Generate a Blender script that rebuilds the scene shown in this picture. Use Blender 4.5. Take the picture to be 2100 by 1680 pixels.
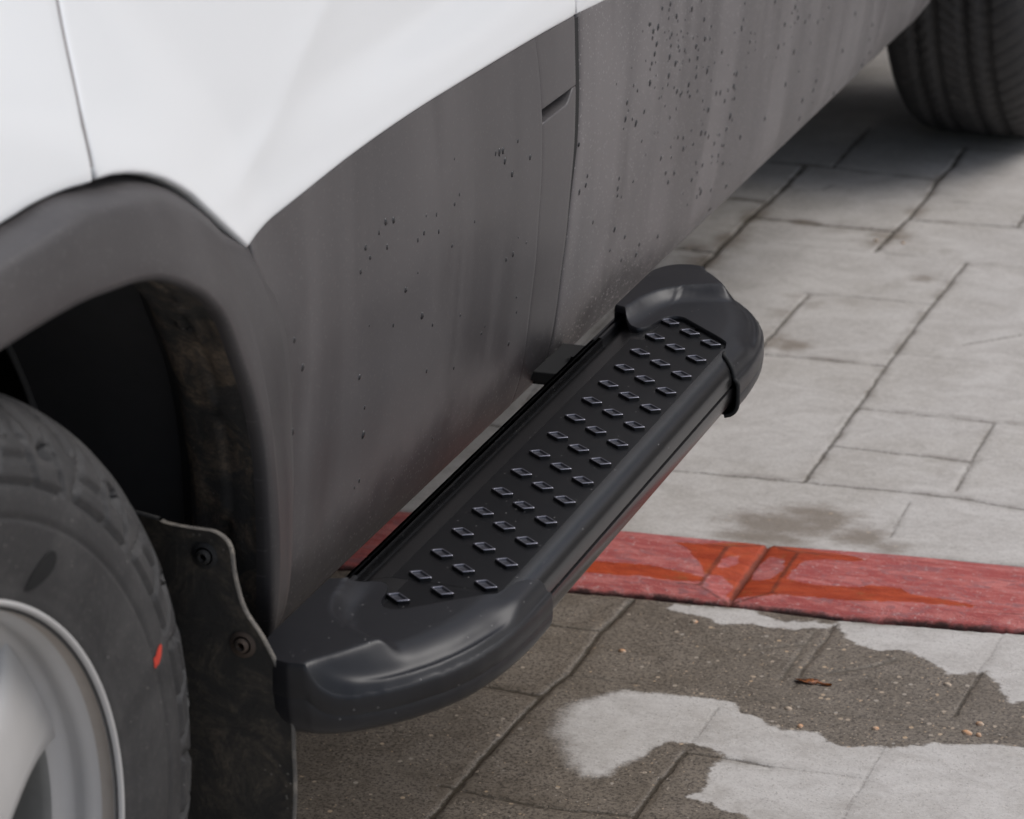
import bpy, bmesh, math, random
import numpy as np
from mathutils import Matrix, Vector
random.seed(7); rng = np.random.default_rng(7)
for o in list(bpy.data.objects): bpy.data.objects.remove(o)
SC = bpy.context.scene
COL = SC.collection
rad = math.radians
# ------------------------------------------------------------------ camera
CAM = {'f':6210.9,'C':[0.8163,-1.1753,1.1822],'R':[0.93271,0.35981,-0.02436],'U':[-0.10874,0.34498,0.93229],'F':[-0.34385,0.86691,-0.36089]}
cd = bpy.data.cameras.new('camera'); cam = bpy.data.objects.new('camera', cd); COL.objects.link(cam)
SC.camera = cam
R_, U_, F_ = (Vector(CAM[k]) for k in 'RUF')
M = Matrix((( R_.x, U_.x, -F_.x), (R_.y, U_.y, -F_.y), (R_.z, U_.z, -F_.z))).to_4x4()
M.translation = Vector(CAM['C']); cam.matrix_world = M
cd.sensor_fit = 'HORIZONTAL'; cd.sensor_width = 36; cd.lens = 36*CAM['f']/2100
cd.clip_start = .05; cd.clip_end = 500
cd.dof.use_dof = True; cd.dof.focus_distance = 2.28; cd.dof.aperture_fstop = 13
# ------------------------------------------------------------------ light
W = bpy.data.worlds.new('World'); SC.world = W; W.use_nodes = True
nt = W.node_tree; bg = nt.nodes['Background']
SUN_EL, SUN_AZ = rad(52), rad(60)          # azimuth from +Y towards +X
sky = nt.nodes.new('ShaderNodeTexSky'); sky.sky_type = 'NISHITA'; sky.sun_disc = False
sky.sun_elevation = SUN_EL; sky.sun_rotation = SUN_AZ
sky.air_density = 1.0; sky.dust_density = 3.0; sky.ozone_density = 1.0
hs = nt.nodes.new('ShaderNodeHueSaturation'); hs.inputs['Saturation'].default_value = .70
nt.links.new(sky.outputs[0], hs.inputs['Color']); nt.links.new(hs.outputs[0], bg.inputs[0])
bg.inputs[1].default_value = .10
sl = bpy.data.lights.new('sun', 'SUN'); sl.energy = .9; sl.angle = rad(35); sl.color = (.985, .99, 1)
so = bpy.data.objects.new('sun', sl); COL.objects.link(so)
sd = Vector((math.sin(SUN_AZ)*math.cos(SUN_EL), math.cos(SUN_AZ)*math.cos(SUN_EL), math.sin(SUN_EL)))
so.rotation_euler = sd.to_track_quat('Z', 'Y').to_euler(); so.location = sd*20
SC.view_settings.view_transform = 'Standard'; SC.view_settings.look = 'None'
SC.view_settings.exposure = 0.54; SC.view_settings.gamma = 1
# ------------------------------------------------------------------ traced plan and section coordinates, metres
JOINTS = [([(-0.3119,2.6406),(-0.2207,2.641),(-0.0757,2.6249)],1),([(-0.0689,2.67),(0.0319,2.6723)],0.5),([(-0.0729,2.7819),(0.0085,2.781)],0.6),([(-0.0739,2.7815),(-0.0703,2.6853),(-0.0728,2.6219),(-0.068,2.5399),(-0.068,2.445),(-0.0726,2.3802),(-0.0738,2.3047)],1.2),([(-0.2241,2.7459),(-0.2217,2.6407)],1),([(-0.2246,2.8426),(-0.2239,2.746)],1),([(-0.2605,2.6333),(-0.2584,2.4907),(-0.2623,2.4011),(-0.2622,2.3022),(-0.2621,2.2477),(-0.262,2.1813),(-0.2638,2.1164)],1.6),([(-0.377,2.4629),(-0.3113,2.4674),(-0.2644,2.4627)],1.2),([(-0.2603,2.3945),(-0.1969,2.392),(-0.0731,2.3905)],1.3),([(-0.068,2.445),(0.028,2.4489),(0.0785,2.4557)],0.9),([(0.0682,2.5037),(0.0717,2.4586)],0.9),([(-0.0692,2.5358),(0.0609,2.5377)],0.5),([(-0.3713,2.2486),(-0.3067,2.2477),(-0.2631,2.244)],1.3),([(-0.2758,2.2912),(-0.2291,2.2985),(-0.073,2.3016),(0.0425,2.2969),(0.0986,2.2976),(0.1323,2.2981)],0.45),([(0.0425,2.2969),(0.0395,2.1349),(0.0403,2.0),(0.0406,1.9112),(0.0439,1.7811),(0.0427,1.7455),(0.0447,1.6802),(0.0467,1.5624)],0.9),([(-0.122,2.1316),(-0.1093,2.1292),(-0.0275,2.1358),(0.0395,2.1349)],0.6),([(-0.1093,2.1292),(-0.1105,2.017),(-0.1103,1.9734),(-0.1103,1.8806)],0.9),([(-0.1417,2.0162),(-0.1105,2.017)],0.4),([(-0.1195,1.9109),(-0.0928,1.9109),(-0.0446,1.9148),(0.0399,1.9137)],0.8),([(0.028,1.9596),(0.0561,1.96),(0.1854,1.9592)],0.3),([(0.0439,1.7811),(0.1098,1.7817),(0.1949,1.7817),(0.2405,1.7834)],0.8),([(0.0435,1.6655),(0.1929,1.6665)],0.7),([(0.1917,1.7778),(0.1957,1.59)],0.7),([(-0.1635,1.5502),(-0.0902,1.5527),(0.0467,1.5624),(0.2001,1.5716),(0.2956,1.5595)],0.7),([(0.1598,1.5474),(0.1625,1.4544)],0.5),([(-0.0265,1.2409),(-0.0319,1.1628),(-0.0302,1.0783),(-0.039,1.0203)],1.4),([(-0.0389,1.0201),(-0.0444,0.919),(-0.0445,0.8539),(-0.0478,0.7199)],1.4),([(-0.1592,1.1575),(-0.0938,1.1658),(-0.0344,1.1697)],0.9),([(-0.036,1.0763),(0.0114,1.0774),(0.051,1.0809)],0.5),([(-0.136,1.0341),(-0.0908,1.0318),(-0.0382,1.0302)],1.2),([(0.1659,1.2483),(0.1635,1.1133)],0.7),([(0.1312,1.0813),(0.1972,1.0753),(0.2751,1.0806),(0.3842,1.0811)],0.35),([(0.3144,1.2814),(0.3107,1.1955)],0.2),([(0.3117,1.1958),(0.3092,1.1056)],0.9),([(0.2691,1.045),(0.2665,0.9686)],0.3),([(0.2665,0.9686),(0.2671,0.895)],0.35),([(0.1143,1.0548),(0.113,0.9688)],0.35),([(0.113,0.9688),(0.1102,0.9163),(0.1088,0.8499),(0.1066,0.8055)],1.2),([(0.1137,0.9668),(0.1552,0.9698),(0.1884,0.9658)],0.8),([(0.1884,0.9658),(0.2655,0.9724)],0.25),([(-0.0604,0.8504),(0.0278,0.8433),(0.1082,0.8516)],0.9),([(-0.3436,1.6205),(-0.2844,1.6124)],1.0),([(-0.2789,1.5274),(-0.311,1.7263),(-0.308,1.892),(-0.3166,2.1258)],0.5)]
GOUGE = [[(0.152,1.2282),(0.152,1.1977),(0.1514,1.1626),(0.1501,1.1232)],[(0.1095,1.1736),(0.1494,1.1993)],[(0.1848,1.1492),(0.2198,1.1753),(0.2357,1.1953)],[(-0.2614,2.5162),(-0.2082,2.5396),(-0.1997,2.5651)],[(0.1041,2.0085),(0.1319,2.0342),(0.1599,2.06)]]
STRIP_TOP = [(-0.4256,1.351),(-0.2263,1.38),(-0.0945,1.3894),(0.0571,1.3999),(0.1769,1.4156),(0.3004,1.4247),(0.3909,1.4319)]
STRIP_BOT = [(-0.4118,1.2103),(-0.2196,1.2369),(-0.0906,1.2439),(0.0544,1.2594),(0.1641,1.2629),(0.3301,1.2869),(0.4165,1.2939)]
DRY = [[(0.1663,1.251),(0.1823,1.2279),(0.1992,1.2132),(0.2173,1.2091),(0.2324,1.2165),(0.2503,1.2125),(0.2659,1.2003),(0.2768,1.1941),(0.2849,1.1822),(0.3007,1.185),(0.3112,1.1933),(0.3155,1.1971),(0.3311,1.1782),(0.3398,1.1574),(0.3506,1.1446),(0.36,1.1477),(0.437,1.1617),(0.4034,1.3416),(0.3239,1.3156),(0.1587,1.2826)],[(0.0088,1.2337),(0.0137,1.246),(0.0866,1.2564),(0.0935,1.2481),(0.1179,1.2404),(0.146,1.2495),(0.162,1.247),(0.1593,1.2409),(0.1367,1.2284),(0.1094,1.2246),(0.0865,1.2275),(0.0679,1.2162),(0.0514,1.2264),(0.0281,1.2294)],[(0.0189,1.056),(0.0315,1.0626),(0.0522,1.0646),(0.1173,1.072),(0.1268,1.0682),(0.1358,1.0526),(0.154,1.0472),(0.1652,1.0373),(0.1787,1.0328),(0.1954,1.0383),(0.2092,1.0362),(0.2209,1.0267),(0.2408,1.0201),(0.2604,1.0289),(0.2855,1.0394),(0.3028,1.0496),(0.3307,1.0567),(0.3581,1.0658),(0.3781,1.0637),(0.4714,1.0796),(0.5078,0.8764),(0.2569,0.7915),(0.1994,0.8771),(0.1722,0.8833),(0.1581,0.8908),(0.1409,0.8953),(0.1468,0.9076),(0.1486,0.9207),(0.1416,0.9395),(0.1413,0.9565),(0.1467,0.9648),(0.1497,0.968),(0.1387,0.9774),(0.1202,0.9844),(0.1079,0.9847),(0.0961,0.983),(0.0865,0.9687),(0.0826,0.95),(0.0743,0.9385),(0.0642,0.9094),(0.0454,0.9052),(0.0286,0.9233),(0.0116,0.9527),(-0.0032,0.9701),(-0.0073,1.0098),(-0.0019,1.0302)]]
DAMP = [(0.0531,1.4534,0.0689,0.033,1.0),(0.0436,1.419,0.0548,0.0212,1.0),(0.0828,1.4884,0.0511,0.0267,0.9),(0.1332,1.4479,0.0368,0.0293,0.9),(0.0922,1.4723,0.0282,0.0355,1.0),(0.1659,1.4339,0.0276,0.0189,0.8),(0.1123,1.0179,0.0206,0.0096,0.0),(-0.2603,2.4089,0.028,0.0522,0.7),(-0.2602,2.3028,0.0303,0.0534,0.8),(-0.2688,2.2089,0.0354,0.0475,0.8),(-0.2603,2.3447,0.0542,0.0317,0.5),(-0.2892,2.253,0.0359,0.0377,0.7),(-0.1902,2.3912,0.0543,0.0147,0.8),(-0.1187,2.3872,0.0421,0.0165,0.5),(-0.0701,2.3705,0.0359,0.0316,0.8),(-0.0859,2.3349,0.0299,0.0236,0.7),(-0.0656,2.4781,0.0189,0.0331,0.7),(-0.0234,2.3334,0.0355,0.0346,0.4),(0.0047,2.3319,0.0182,0.0271,0.4),(0.0161,2.4278,0.0536,0.0166,0.3),(-0.1172,2.115,0.0286,0.018,0.5),(-0.1236,2.0546,0.0228,0.0273,0.5),(-0.0783,1.9496,0.0284,0.0273,0.9),(-0.1005,1.9564,0.0222,0.0351,0.7),(-0.0926,2.0913,0.0229,0.021,0.6),(-0.0557,2.1081,0.0283,0.0145,0.5),(-0.0207,2.1782,0.0176,0.0166,0.4),(0.0047,2.2201,0.0233,0.0187,0.7),(-0.1391,2.2782,0.0182,0.0121,0.4),(-0.321,2.4347,0.0374,0.061,0.4),(-0.1422,2.3802,0.0363,0.0242,0.4),(0.0604,1.9725,0.0166,0.0103,0.2),(-0.047,1.6153,0.0298,0.0138,0.15),(-0.0713,1.5111,0.0291,0.0203,0.3),(-0.2488,2.1659,0.0407,0.0186,0.3),(-0.1211,1.9671,0.017,0.0477,0.5)]
RWET = [[(-0.0378,1.3633),(-0.0032,1.3687),(0.0211,1.3882),(0.0442,1.4045),(0.0543,1.4019),(0.08,1.4015),(0.1288,1.3913),(0.1609,1.3819),(0.1512,1.3759),(0.1227,1.3723),(0.1033,1.3604),(0.0995,1.334),(0.0998,1.3175),(0.1171,1.3121),(0.1451,1.3158),(0.1662,1.32),(0.19,1.3305),(0.2056,1.3301),(0.2195,1.3185),(0.2482,1.3172),(0.2812,1.3148),(0.2783,1.3086),(0.2405,1.3041),(0.2091,1.2991),(0.1748,1.2879),(0.1357,1.2858),(0.0937,1.2774),(0.0664,1.2712),(0.0534,1.2697),(0.0555,1.2921),(0.039,1.3087),(0.0224,1.3033),(0.0085,1.3324),(-0.0142,1.3594)],[(-0.1195,1.2966),(-0.0872,1.2985),(-0.0527,1.3069),(-0.0242,1.3049),(-0.0058,1.3053),(0.0248,1.2958),(0.028,1.2859),(0.0024,1.2803),(-0.0319,1.2801),(-0.0648,1.275),(-0.1092,1.2689)]]
RDRY = [[(0.0646,1.3143),(0.0623,1.3443),(0.0687,1.369),(0.0822,1.362),(0.0904,1.3421),(0.088,1.3192),(0.0772,1.3101)],[(0.0282,1.3247),(0.0278,1.3444),(0.0396,1.3584),(0.0446,1.3385),(0.035,1.3213)]]
RJOINT = [(0.058,1.3972),(0.0592,1.3545),(0.0608,1.2748)]
LEAF = (0.1736,1.1262)
CHIPS = [(0.0421,1.214),(-0.0001,1.1351),(0.29,1.1608),(0.3268,1.0775),(0.337,1.0764),(0.1909,1.0436),(0.2521,1.0603),(0.1725,1.0717),(0.3334,1.0963),(-0.0845,2.3456),(-0.0502,2.3457)]
ARCH_WHITE = [(0.1255,0.7126),(0.16,0.7131),(0.195,0.7109),(0.2231,0.7067)]
ARCH_DOOR = [(0.2299,0.707),(0.2497,0.7041),(0.2701,0.699),(0.2915,0.6919),(0.3135,0.6826),(0.3338,0.6719),(0.3518,0.6608),(0.3705,0.6461),(0.3979,0.6259),(0.4253,0.6056)]
FGAP = [(0.2273,0.7078),(0.2258,0.7356),(0.2318,0.7636),(0.2416,0.8012)]
WEDGE = [(0.4253,0.6056),(0.5,0.6088),(0.6,0.6138),(0.7,0.6152),(0.8,0.6136),(0.944,0.6098),(1.0365,0.6059)]
WEDGE2 = [(1.0454,0.6038),(1.1115,0.5996)]
RGAP = [(1.0418,0.6023),(1.0434,0.5676),(1.0447,0.535),(1.042,0.4949),(1.0419,0.4533),(1.0423,0.3851),(1.0418,0.3506),(1.0408,0.3157),(1.0374,0.2943)]
FARGAP = [(2.1082,0.3669),(2.1162,0.3364),(2.1014,0.317),(2.0655,0.2971)]
SEAM = [(0.9511,0.6069),(0.9577,0.5814),(0.9629,0.5409),(0.966,0.476),(0.9695,0.409)]
CREASE = [(0.4379,0.6419),(0.4987,0.67),(0.5362,0.6929),(0.5849,0.7181)]
ARCH_OUT = [(0.014,0.1304,0.708),(0.014,0.1821,0.7086),(0.012,0.236,0.6977),(0.011,0.2797,0.6886),(0.009,0.3233,0.6718),(0.007,0.3678,0.6449),(0.005,0.3954,0.6246),(0.004,0.4364,0.598),(0.0,0.4723,0.5443),(-0.006,0.4975,0.4638),(-0.014,0.5148,0.3682),(-0.024,0.5168,0.317),(-0.03,0.5018,0.2945)]
ARCH_KINK = [(0.038,0.088,0.7022),(0.038,0.138,0.7009),(0.036,0.1943,0.697),(0.034,0.2415,0.6868),(0.031,0.2834,0.6708),(0.027,0.3222,0.6501),(0.023,0.3588,0.6233),(0.019,0.3921,0.5858),(0.016,0.4165,0.5389),(0.009,0.4439,0.4688),(0.0,0.4646,0.3909),(-0.01,0.4753,0.3355),(-0.018,0.4775,0.3088)]
ARCH_IN = [(0.04,0.0773,0.6595),(0.04,0.1276,0.6588),(0.04,0.2077,0.6514),(0.04,0.2527,0.6419),(0.039,0.2945,0.6223),(0.036,0.3234,0.6041),(0.031,0.35,0.5809),(0.025,0.3777,0.544),(0.019,0.4029,0.5085),(0.011,0.4276,0.4585),(0.002,0.4443,0.3996),(-0.008,0.4584,0.3432),(-0.016,0.4684,0.3125)]
FLAP = [(-0.023,0.3405,0.4476),(0.0039,0.3405,0.4485),(0.0171,0.3405,0.4471),(0.0259,0.3405,0.4394),(0.028,0.3405,0.4201),(0.0339,0.3405,0.3979),(0.046,0.3405,0.3791),(0.0562,0.3405,0.3546),(0.0618,0.3405,0.3286),(0.061,0.3405,0.291),(0.0587,0.3405,0.249)]
FLAPBOLT = [(0.0093,0.3405,0.4307),(0.0324,0.3405,0.3744)]
DROPS = [(1.2242,0.5522),(1.2481,0.5443),(1.2349,0.5439),(1.2328,0.538),(1.2447,0.53),(1.2402,0.5225),(1.2331,0.5156),(1.2291,0.5116),(1.2305,0.4989),(1.1969,0.5008),(1.2611,0.4772),(1.1705,0.4975),(1.2209,0.4759),(1.1694,0.483),(1.1889,0.4777),(1.2004,0.471),(1.2226,0.4486),(1.2594,0.5581),(1.2817,0.5565),(1.2781,0.5523),(1.277,0.545),(1.2987,0.5416),(1.2864,0.5285),(1.3129,0.5247),(1.2853,0.5185),(1.2828,0.5089),(1.3075,0.5123),(1.3261,0.504),(1.3104,0.5076),(1.3009,0.4984),(1.2832,0.4919),(1.2828,0.4838),(1.3035,0.4754),(1.3138,0.4697),(1.3255,0.4628),(1.3297,0.464),(1.3486,0.4666),(1.3476,0.46),(1.3559,0.454),(1.3429,0.5377),(1.381,0.519),(1.3499,0.5093),(1.386,0.5),(1.4011,0.4963),(1.403,0.5072),(1.3675,0.4868),(1.3675,0.4777),(1.3697,0.4687),(1.3597,0.4994),(1.3428,0.4908),(1.4036,0.4649),(1.4455,0.4726),(1.5087,0.5039),(1.5085,0.4885),(1.5044,0.4816),(1.5395,0.4678),(1.5405,0.4587),(1.5392,0.4482),(1.5627,0.4456),(1.6159,0.4806),(1.649,0.4268),(1.6962,0.456),(1.7076,0.4499),(1.6872,0.4526),(1.7128,0.4414),(1.7436,0.43),(1.7594,0.4325),(1.7977,0.4164),(1.6638,0.4462),(1.715,0.4049),(1.4964,0.4383),(1.505,0.4361),(1.4999,0.4254),(1.505,0.4212),(1.4815,0.4262),(1.4554,0.4307),(1.4417,0.4339),(1.4741,0.4178),(1.3993,0.4378),(1.4213,0.4233),(1.5082,0.4111),(1.4973,0.3832),(1.5036,0.3945),(1.5126,0.3882),(1.6387,0.3553),(1.7011,0.3741),(1.8344,0.3432),(1.829,0.3345),(1.7875,0.3345),(1.4228,0.4002),(1.4081,0.4043),(1.4354,0.3932),(1.3495,0.4158),(1.3316,0.4216),(1.355,0.4041),(1.3864,0.3996),(1.4598,0.3796),(1.4947,0.3676),(1.4736,0.3841),(1.2861,0.415),(1.3195,0.406),(1.459,0.3672),(1.481,0.3617),(1.4807,0.3557),(1.5028,0.3475),(1.4603,0.3603),(1.429,0.367),(1.4057,0.3761),(1.3989,0.3613),(1.3086,0.3945),(1.3365,0.386),(1.4761,0.3281),(1.4333,0.3425),(1.4386,0.337),(1.428,0.3357),(1.3975,0.3372),(1.498,0.3018),(1.3208,0.3821),(1.0808,0.4582),(1.0788,0.451),(1.0635,0.4494),(1.052,0.4934),(1.0053,0.5142),(0.99,0.4977),(0.9569,0.531),(0.9634,0.5236),(0.938,0.5153),(1.1679,0.4305),(1.1669,0.4218),(1.1686,0.4149),(1.2095,0.4154),(1.1084,0.4093),(1.1744,0.3824),(1.2075,0.3649),(1.1686,0.3647),(1.2567,0.3424),(1.3146,0.3314),(0.9133,0.443),(0.898,0.4438),(0.8833,0.5279),(0.8992,0.5129),(0.8639,0.5394),(0.8717,0.538),(0.8792,0.5371),(0.9701,0.4757),(1.3001,0.4485),(1.5357,0.3141),(1.5533,0.3601),(1.4811,0.2829),(1.2074,0.3431),(1.2526,0.3339)]
DROPS2 = [(0.6553,0.549),(0.6689,0.5461),(0.6434,0.5448),(0.7237,0.5201),(0.7121,0.5181),(0.6568,0.5302),(0.6199,0.5413),(0.6274,0.5319),(0.6112,0.5268),(0.6917,0.4871),(0.7273,0.4552),(0.8985,0.4435),(0.9136,0.443),(0.5159,0.4907),(0.6163,0.4475),(0.6291,0.4196),(0.632,0.3975),(0.506,0.4481),(0.5003,0.5157),(0.7513,0.5124)]
DROPSR = [(1.9656,0.3849),(2.0227,0.3618),(2.0611,0.3492),(2.0924,0.347),(2.0625,0.3322),(2.1393,0.3096),(2.1037,0.3233),(2.0832,0.3113),(2.065,0.3074),(2.0665,0.3013),(1.9337,0.3515),(1.8344,0.3426),(1.8288,0.3345),(1.7875,0.3343),(1.6401,0.3545),(1.9474,0.2991),(1.9847,0.2671),(1.5536,0.3594),(2.2649,0.2884),(1.781,0.3981),(1.7956,0.3121),(1.9215,0.2682)]

# ------------------------------------------------------------------ helpers
def tag(o, label=None, cat=None, group=None, kind=None):
    if label: o['label'] = label
    if cat: o['category'] = cat
    if group: o['group'] = group
    if kind: o['kind'] = kind
    return o
def mesh_obj(name, verts, faces, mat, parent=None, smooth=True, mats=None, fmat=None):
    me = bpy.data.meshes.new(name); me.from_pydata([tuple(map(float, v)) for v in verts], [], [tuple(map(int, f)) for f in faces])
    for m in (mats or [mat]): me.materials.append(m)
    if fmat is not None: me.polygons.foreach_set('material_index', np.asarray(fmat, 'i'))
    if smooth: me.polygons.foreach_set('use_smooth', [True]*len(me.polygons))
    me.update(); o = bpy.data.objects.new(name, me); COL.objects.link(o)
    if parent: o.parent = parent
    return o
class MB:
    def __init__(s): s.v = []; s.f = []; s.m = []
    def add(s, V, Fc, m=0):
        b = len(s.v); s.v += [tuple(map(float, p)) for p in V]; s.f += [tuple(int(i)+b for i in f) for f in Fc]; s.m += [m]*len(Fc)
    def grid(s, G, m=0, close_u=False, close_v=False, flip=False):
        G = np.asarray(G); nu, nv = G.shape[:2]; idx = np.arange(nu*nv).reshape(nu, nv); F = []
        for i in range(nu if close_u else nu-1):
            for j in range(nv if close_v else nv-1):
                q = (idx[i, j], idx[(i+1) % nu, j], idx[(i+1) % nu, (j+1) % nv], idx[i, (j+1) % nv])
                F.append(q[::-1] if flip else q)
        s.add(G.reshape(-1, 3), F, m)
    def box(s, lo, hi, m=0, rot=None):
        x0, y0, z0 = lo; x1, y1, z1 = hi
        V = [(x0,y0,z0),(x1,y0,z0),(x1,y1,z0),(x0,y1,z0),(x0,y0,z1),(x1,y0,z1),(x1,y1,z1),(x0,y1,z1)]
        s.add(V, [(0,3,2,1),(4,5,6,7),(0,1,5,4),(1,2,6,5),(2,3,7,6),(3,0,4,7)], m)
    def tube(s, pts, r, n=10, m=0, caps=True):
        P = [Vector(p) for p in pts]; R = r if isinstance(r, (list, tuple)) else [r]*len(P); rings = []
        for i, p in enumerate(P):
            t = (P[min(i+1, len(P)-1)]-P[max(i-1, 0)]).normalized(); a = t.orthogonal().normalized(); b = t.cross(a)
            if i and rings: # keep frame
                a = (a0 - t*a0.dot(t)).normalized(); b = t.cross(a)
            a0 = a
            rings.append([p+(a*math.cos(2*math.pi*k/n)+b*math.sin(2*math.pi*k/n))*R[i] for k in range(n)])
        self_b = len(s.v); s.grid([[tuple(q) for q in rg] for rg in rings], m, close_v=True)
        if caps:
            s.f.append(tuple(self_b+k for k in range(n))[::-1]); s.m.append(m)
            s.f.append(tuple(self_b+(len(P)-1)*n+k for k in range(n))); s.m.append(m)
    def build(s, name, mat, parent=None, smooth=True, mats=None, bevel=0, angle=None):
        o = mesh_obj(name, s.v, s.f, mat, parent, smooth, mats, s.m)
        if bevel:
            b = o.modifiers.new('bevel', 'BEVEL'); b.width = bevel; b.segments = 2; b.limit_method = 'ANGLE'; b.angle_limit = rad(35)
        return o
def empty(name, loc=(0,0,0), parent=None):
    o = bpy.data.objects.new(name, None); COL.objects.link(o); o.location = loc; o.empty_display_size = .1
    if parent: o.parent = parent
    return o
def resample(P, n, smooth=True):
    P = np.asarray(P, float)
    if smooth and len(P) > 2:          # Catmull-Rom
        Q = np.vstack([2*P[0]-P[1], P, 2*P[-1]-P[-2]]); out = []
        for i in range(1, len(Q)-2):
            for t in np.linspace(0, 1, 12, endpoint=False):
                a, b, c, d = Q[i-1], Q[i], Q[i+1], Q[i+2]
                out.append(.5*((2*b)+(c-a)*t+(2*a-5*b+4*c-d)*t*t+(3*b-a-3*c+d)*t**3))
        out.append(Q[-2]); P = np.array(out)
    s = np.r_[0, np.cumsum(np.linalg.norm(np.diff(P, axis=0), axis=1))]
    u = np.linspace(0, s[-1], n)
    return np.stack([np.interp(u, s, P[:, k]) for k in range(P.shape[1])], -1)
def sm(t): t = np.clip(t, 0, 1); return t*t*(3-2*t)
def vnoise(x, y, seed=0):
    x = np.asarray(x, float); y = np.asarray(y, float); xi = np.floor(x).astype(np.int64); yi = np.floor(y).astype(np.int64)
    fx = sm(x-xi); fy = sm(y-yi)
    def h(a, b):
        n = (a*374761393+b*668265263+seed*982451653) & 0xffffffff; n = ((n ^ (n >> 13))*1274126177) & 0xffffffff
        return ((n ^ (n >> 16)) & 0xffff)/65535.
    return (h(xi,yi)*(1-fx)+h(xi+1,yi)*fx)*(1-fy)+(h(xi,yi+1)*(1-fx)+h(xi+1,yi+1)*fx)*fy
def fbm(x, y, o=4, seed=0):
    r = 0; a = .5
    for k in range(o): r = r+a*vnoise(x*2**k, y*2**k, seed+k*7); a *= .5
    return r/(1-.5**o)

# ------------------------------------------------------------------ materials
class NT:
    def __init__(s, name):
        s.mat = bpy.data.materials.new(name); s.mat.use_nodes = True; s.t = s.mat.node_tree; s.b = s.t.nodes['Principled BSDF']
        s.tc = s.t.nodes.new('ShaderNodeTexCoord').outputs['Object']
    def L(s, a, b): s.t.links.new(a, b)
    def mapped(s, sc): 
        n = s.t.nodes.new('ShaderNodeMapping'); n.inputs['Scale'].default_value = sc; s.L(s.tc, n.inputs[0]); return n.outputs[0]
    def noise(s, scale, detail=4, rough=.55, vec=None, dist=0):
        n = s.t.nodes.new('ShaderNodeTexNoise'); n.inputs['Scale'].default_value = scale; n.inputs['Detail'].default_value = detail
        n.inputs['Roughness'].default_value = rough; n.inputs['Distortion'].default_value = dist; s.L(vec or s.tc, n.inputs['Vector']); return n.outputs[0]
    def voro(s, scale, vec=None, out=0, feat='F1', rnd=1):
        n = s.t.nodes.new('ShaderNodeTexVoronoi'); n.feature = feat; n.inputs['Scale'].default_value = scale; n.inputs['Randomness'].default_value = rnd
        s.L(vec or s.tc, n.inputs['Vector']); return n.outputs[out]
    def ramp(s, v, a, b, lo=0., hi=1.):
        n = s.t.nodes.new('ShaderNodeMapRange'); n.interpolation_type = 'SMOOTHSTEP'; s._in(v, n.inputs[0])
        for i, q in enumerate((a, b, lo, hi)): s._in(q, n.inputs[1+i])
        return n.outputs[0]
    def _in(s, v, sock):
        if isinstance(v, (int, float)): sock.default_value = v
        elif isinstance(v, tuple): sock.default_value = v if len(v) == 4 else (*v, 1)
        else: s.L(v, sock)
    def mth(s, op, a, b=0., c=0.):
        n = s.t.nodes.new('ShaderNodeMath'); n.operation = op; s._in(a, n.inputs[0]); s._in(b, n.inputs[1]); s._in(c, n.inputs[2]); return n.outputs[0]
    def mix(s, f, a, b, mode='MIX'):
        n = s.t.nodes.new('ShaderNodeMix'); n.data_type = 'RGBA'; n.blend_type = mode; s._in(f, n.inputs[0]); s._in(a, n.inputs[6]); s._in(b, n.inputs[7]); return n.outputs[2]
    def attr(s, name):
        n = s.t.nodes.new('ShaderNodeAttribute'); n.attribute_name = name; return n.outputs['Fac']
    def bump(s, h, strength=.5, dist=.001, nrm=None):
        n = s.t.nodes.new('ShaderNodeBump'); n.inputs['Strength'].default_value = strength; n.inputs['Distance'].default_value = dist
        s.L(h, n.inputs['Height'])
        if nrm: s.L(nrm, n.inputs['Normal'])
        return n.outputs[0]
    def xyz(s, v=None):
        n = s.t.nodes.new('ShaderNodeSeparateXYZ'); s.L(v or s.tc, n.inputs[0]); return n.outputs
    def set(s, **k):
        for a, v in k.items():
            s._in(v, s.b.inputs[{'col':'Base Color','rough':'Roughness','metal':'Metallic','spec':'Specular IOR Level','coat':'Coat Weight','coatr':'Coat Roughness','nrm':'Normal'}[a]])
        return s.mat
def m_paint():
    n = NT('white paint')
    return n.set(col=(.83,.845,.85), rough=.32, coat=.7, coatr=.035, spec=.5)
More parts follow.
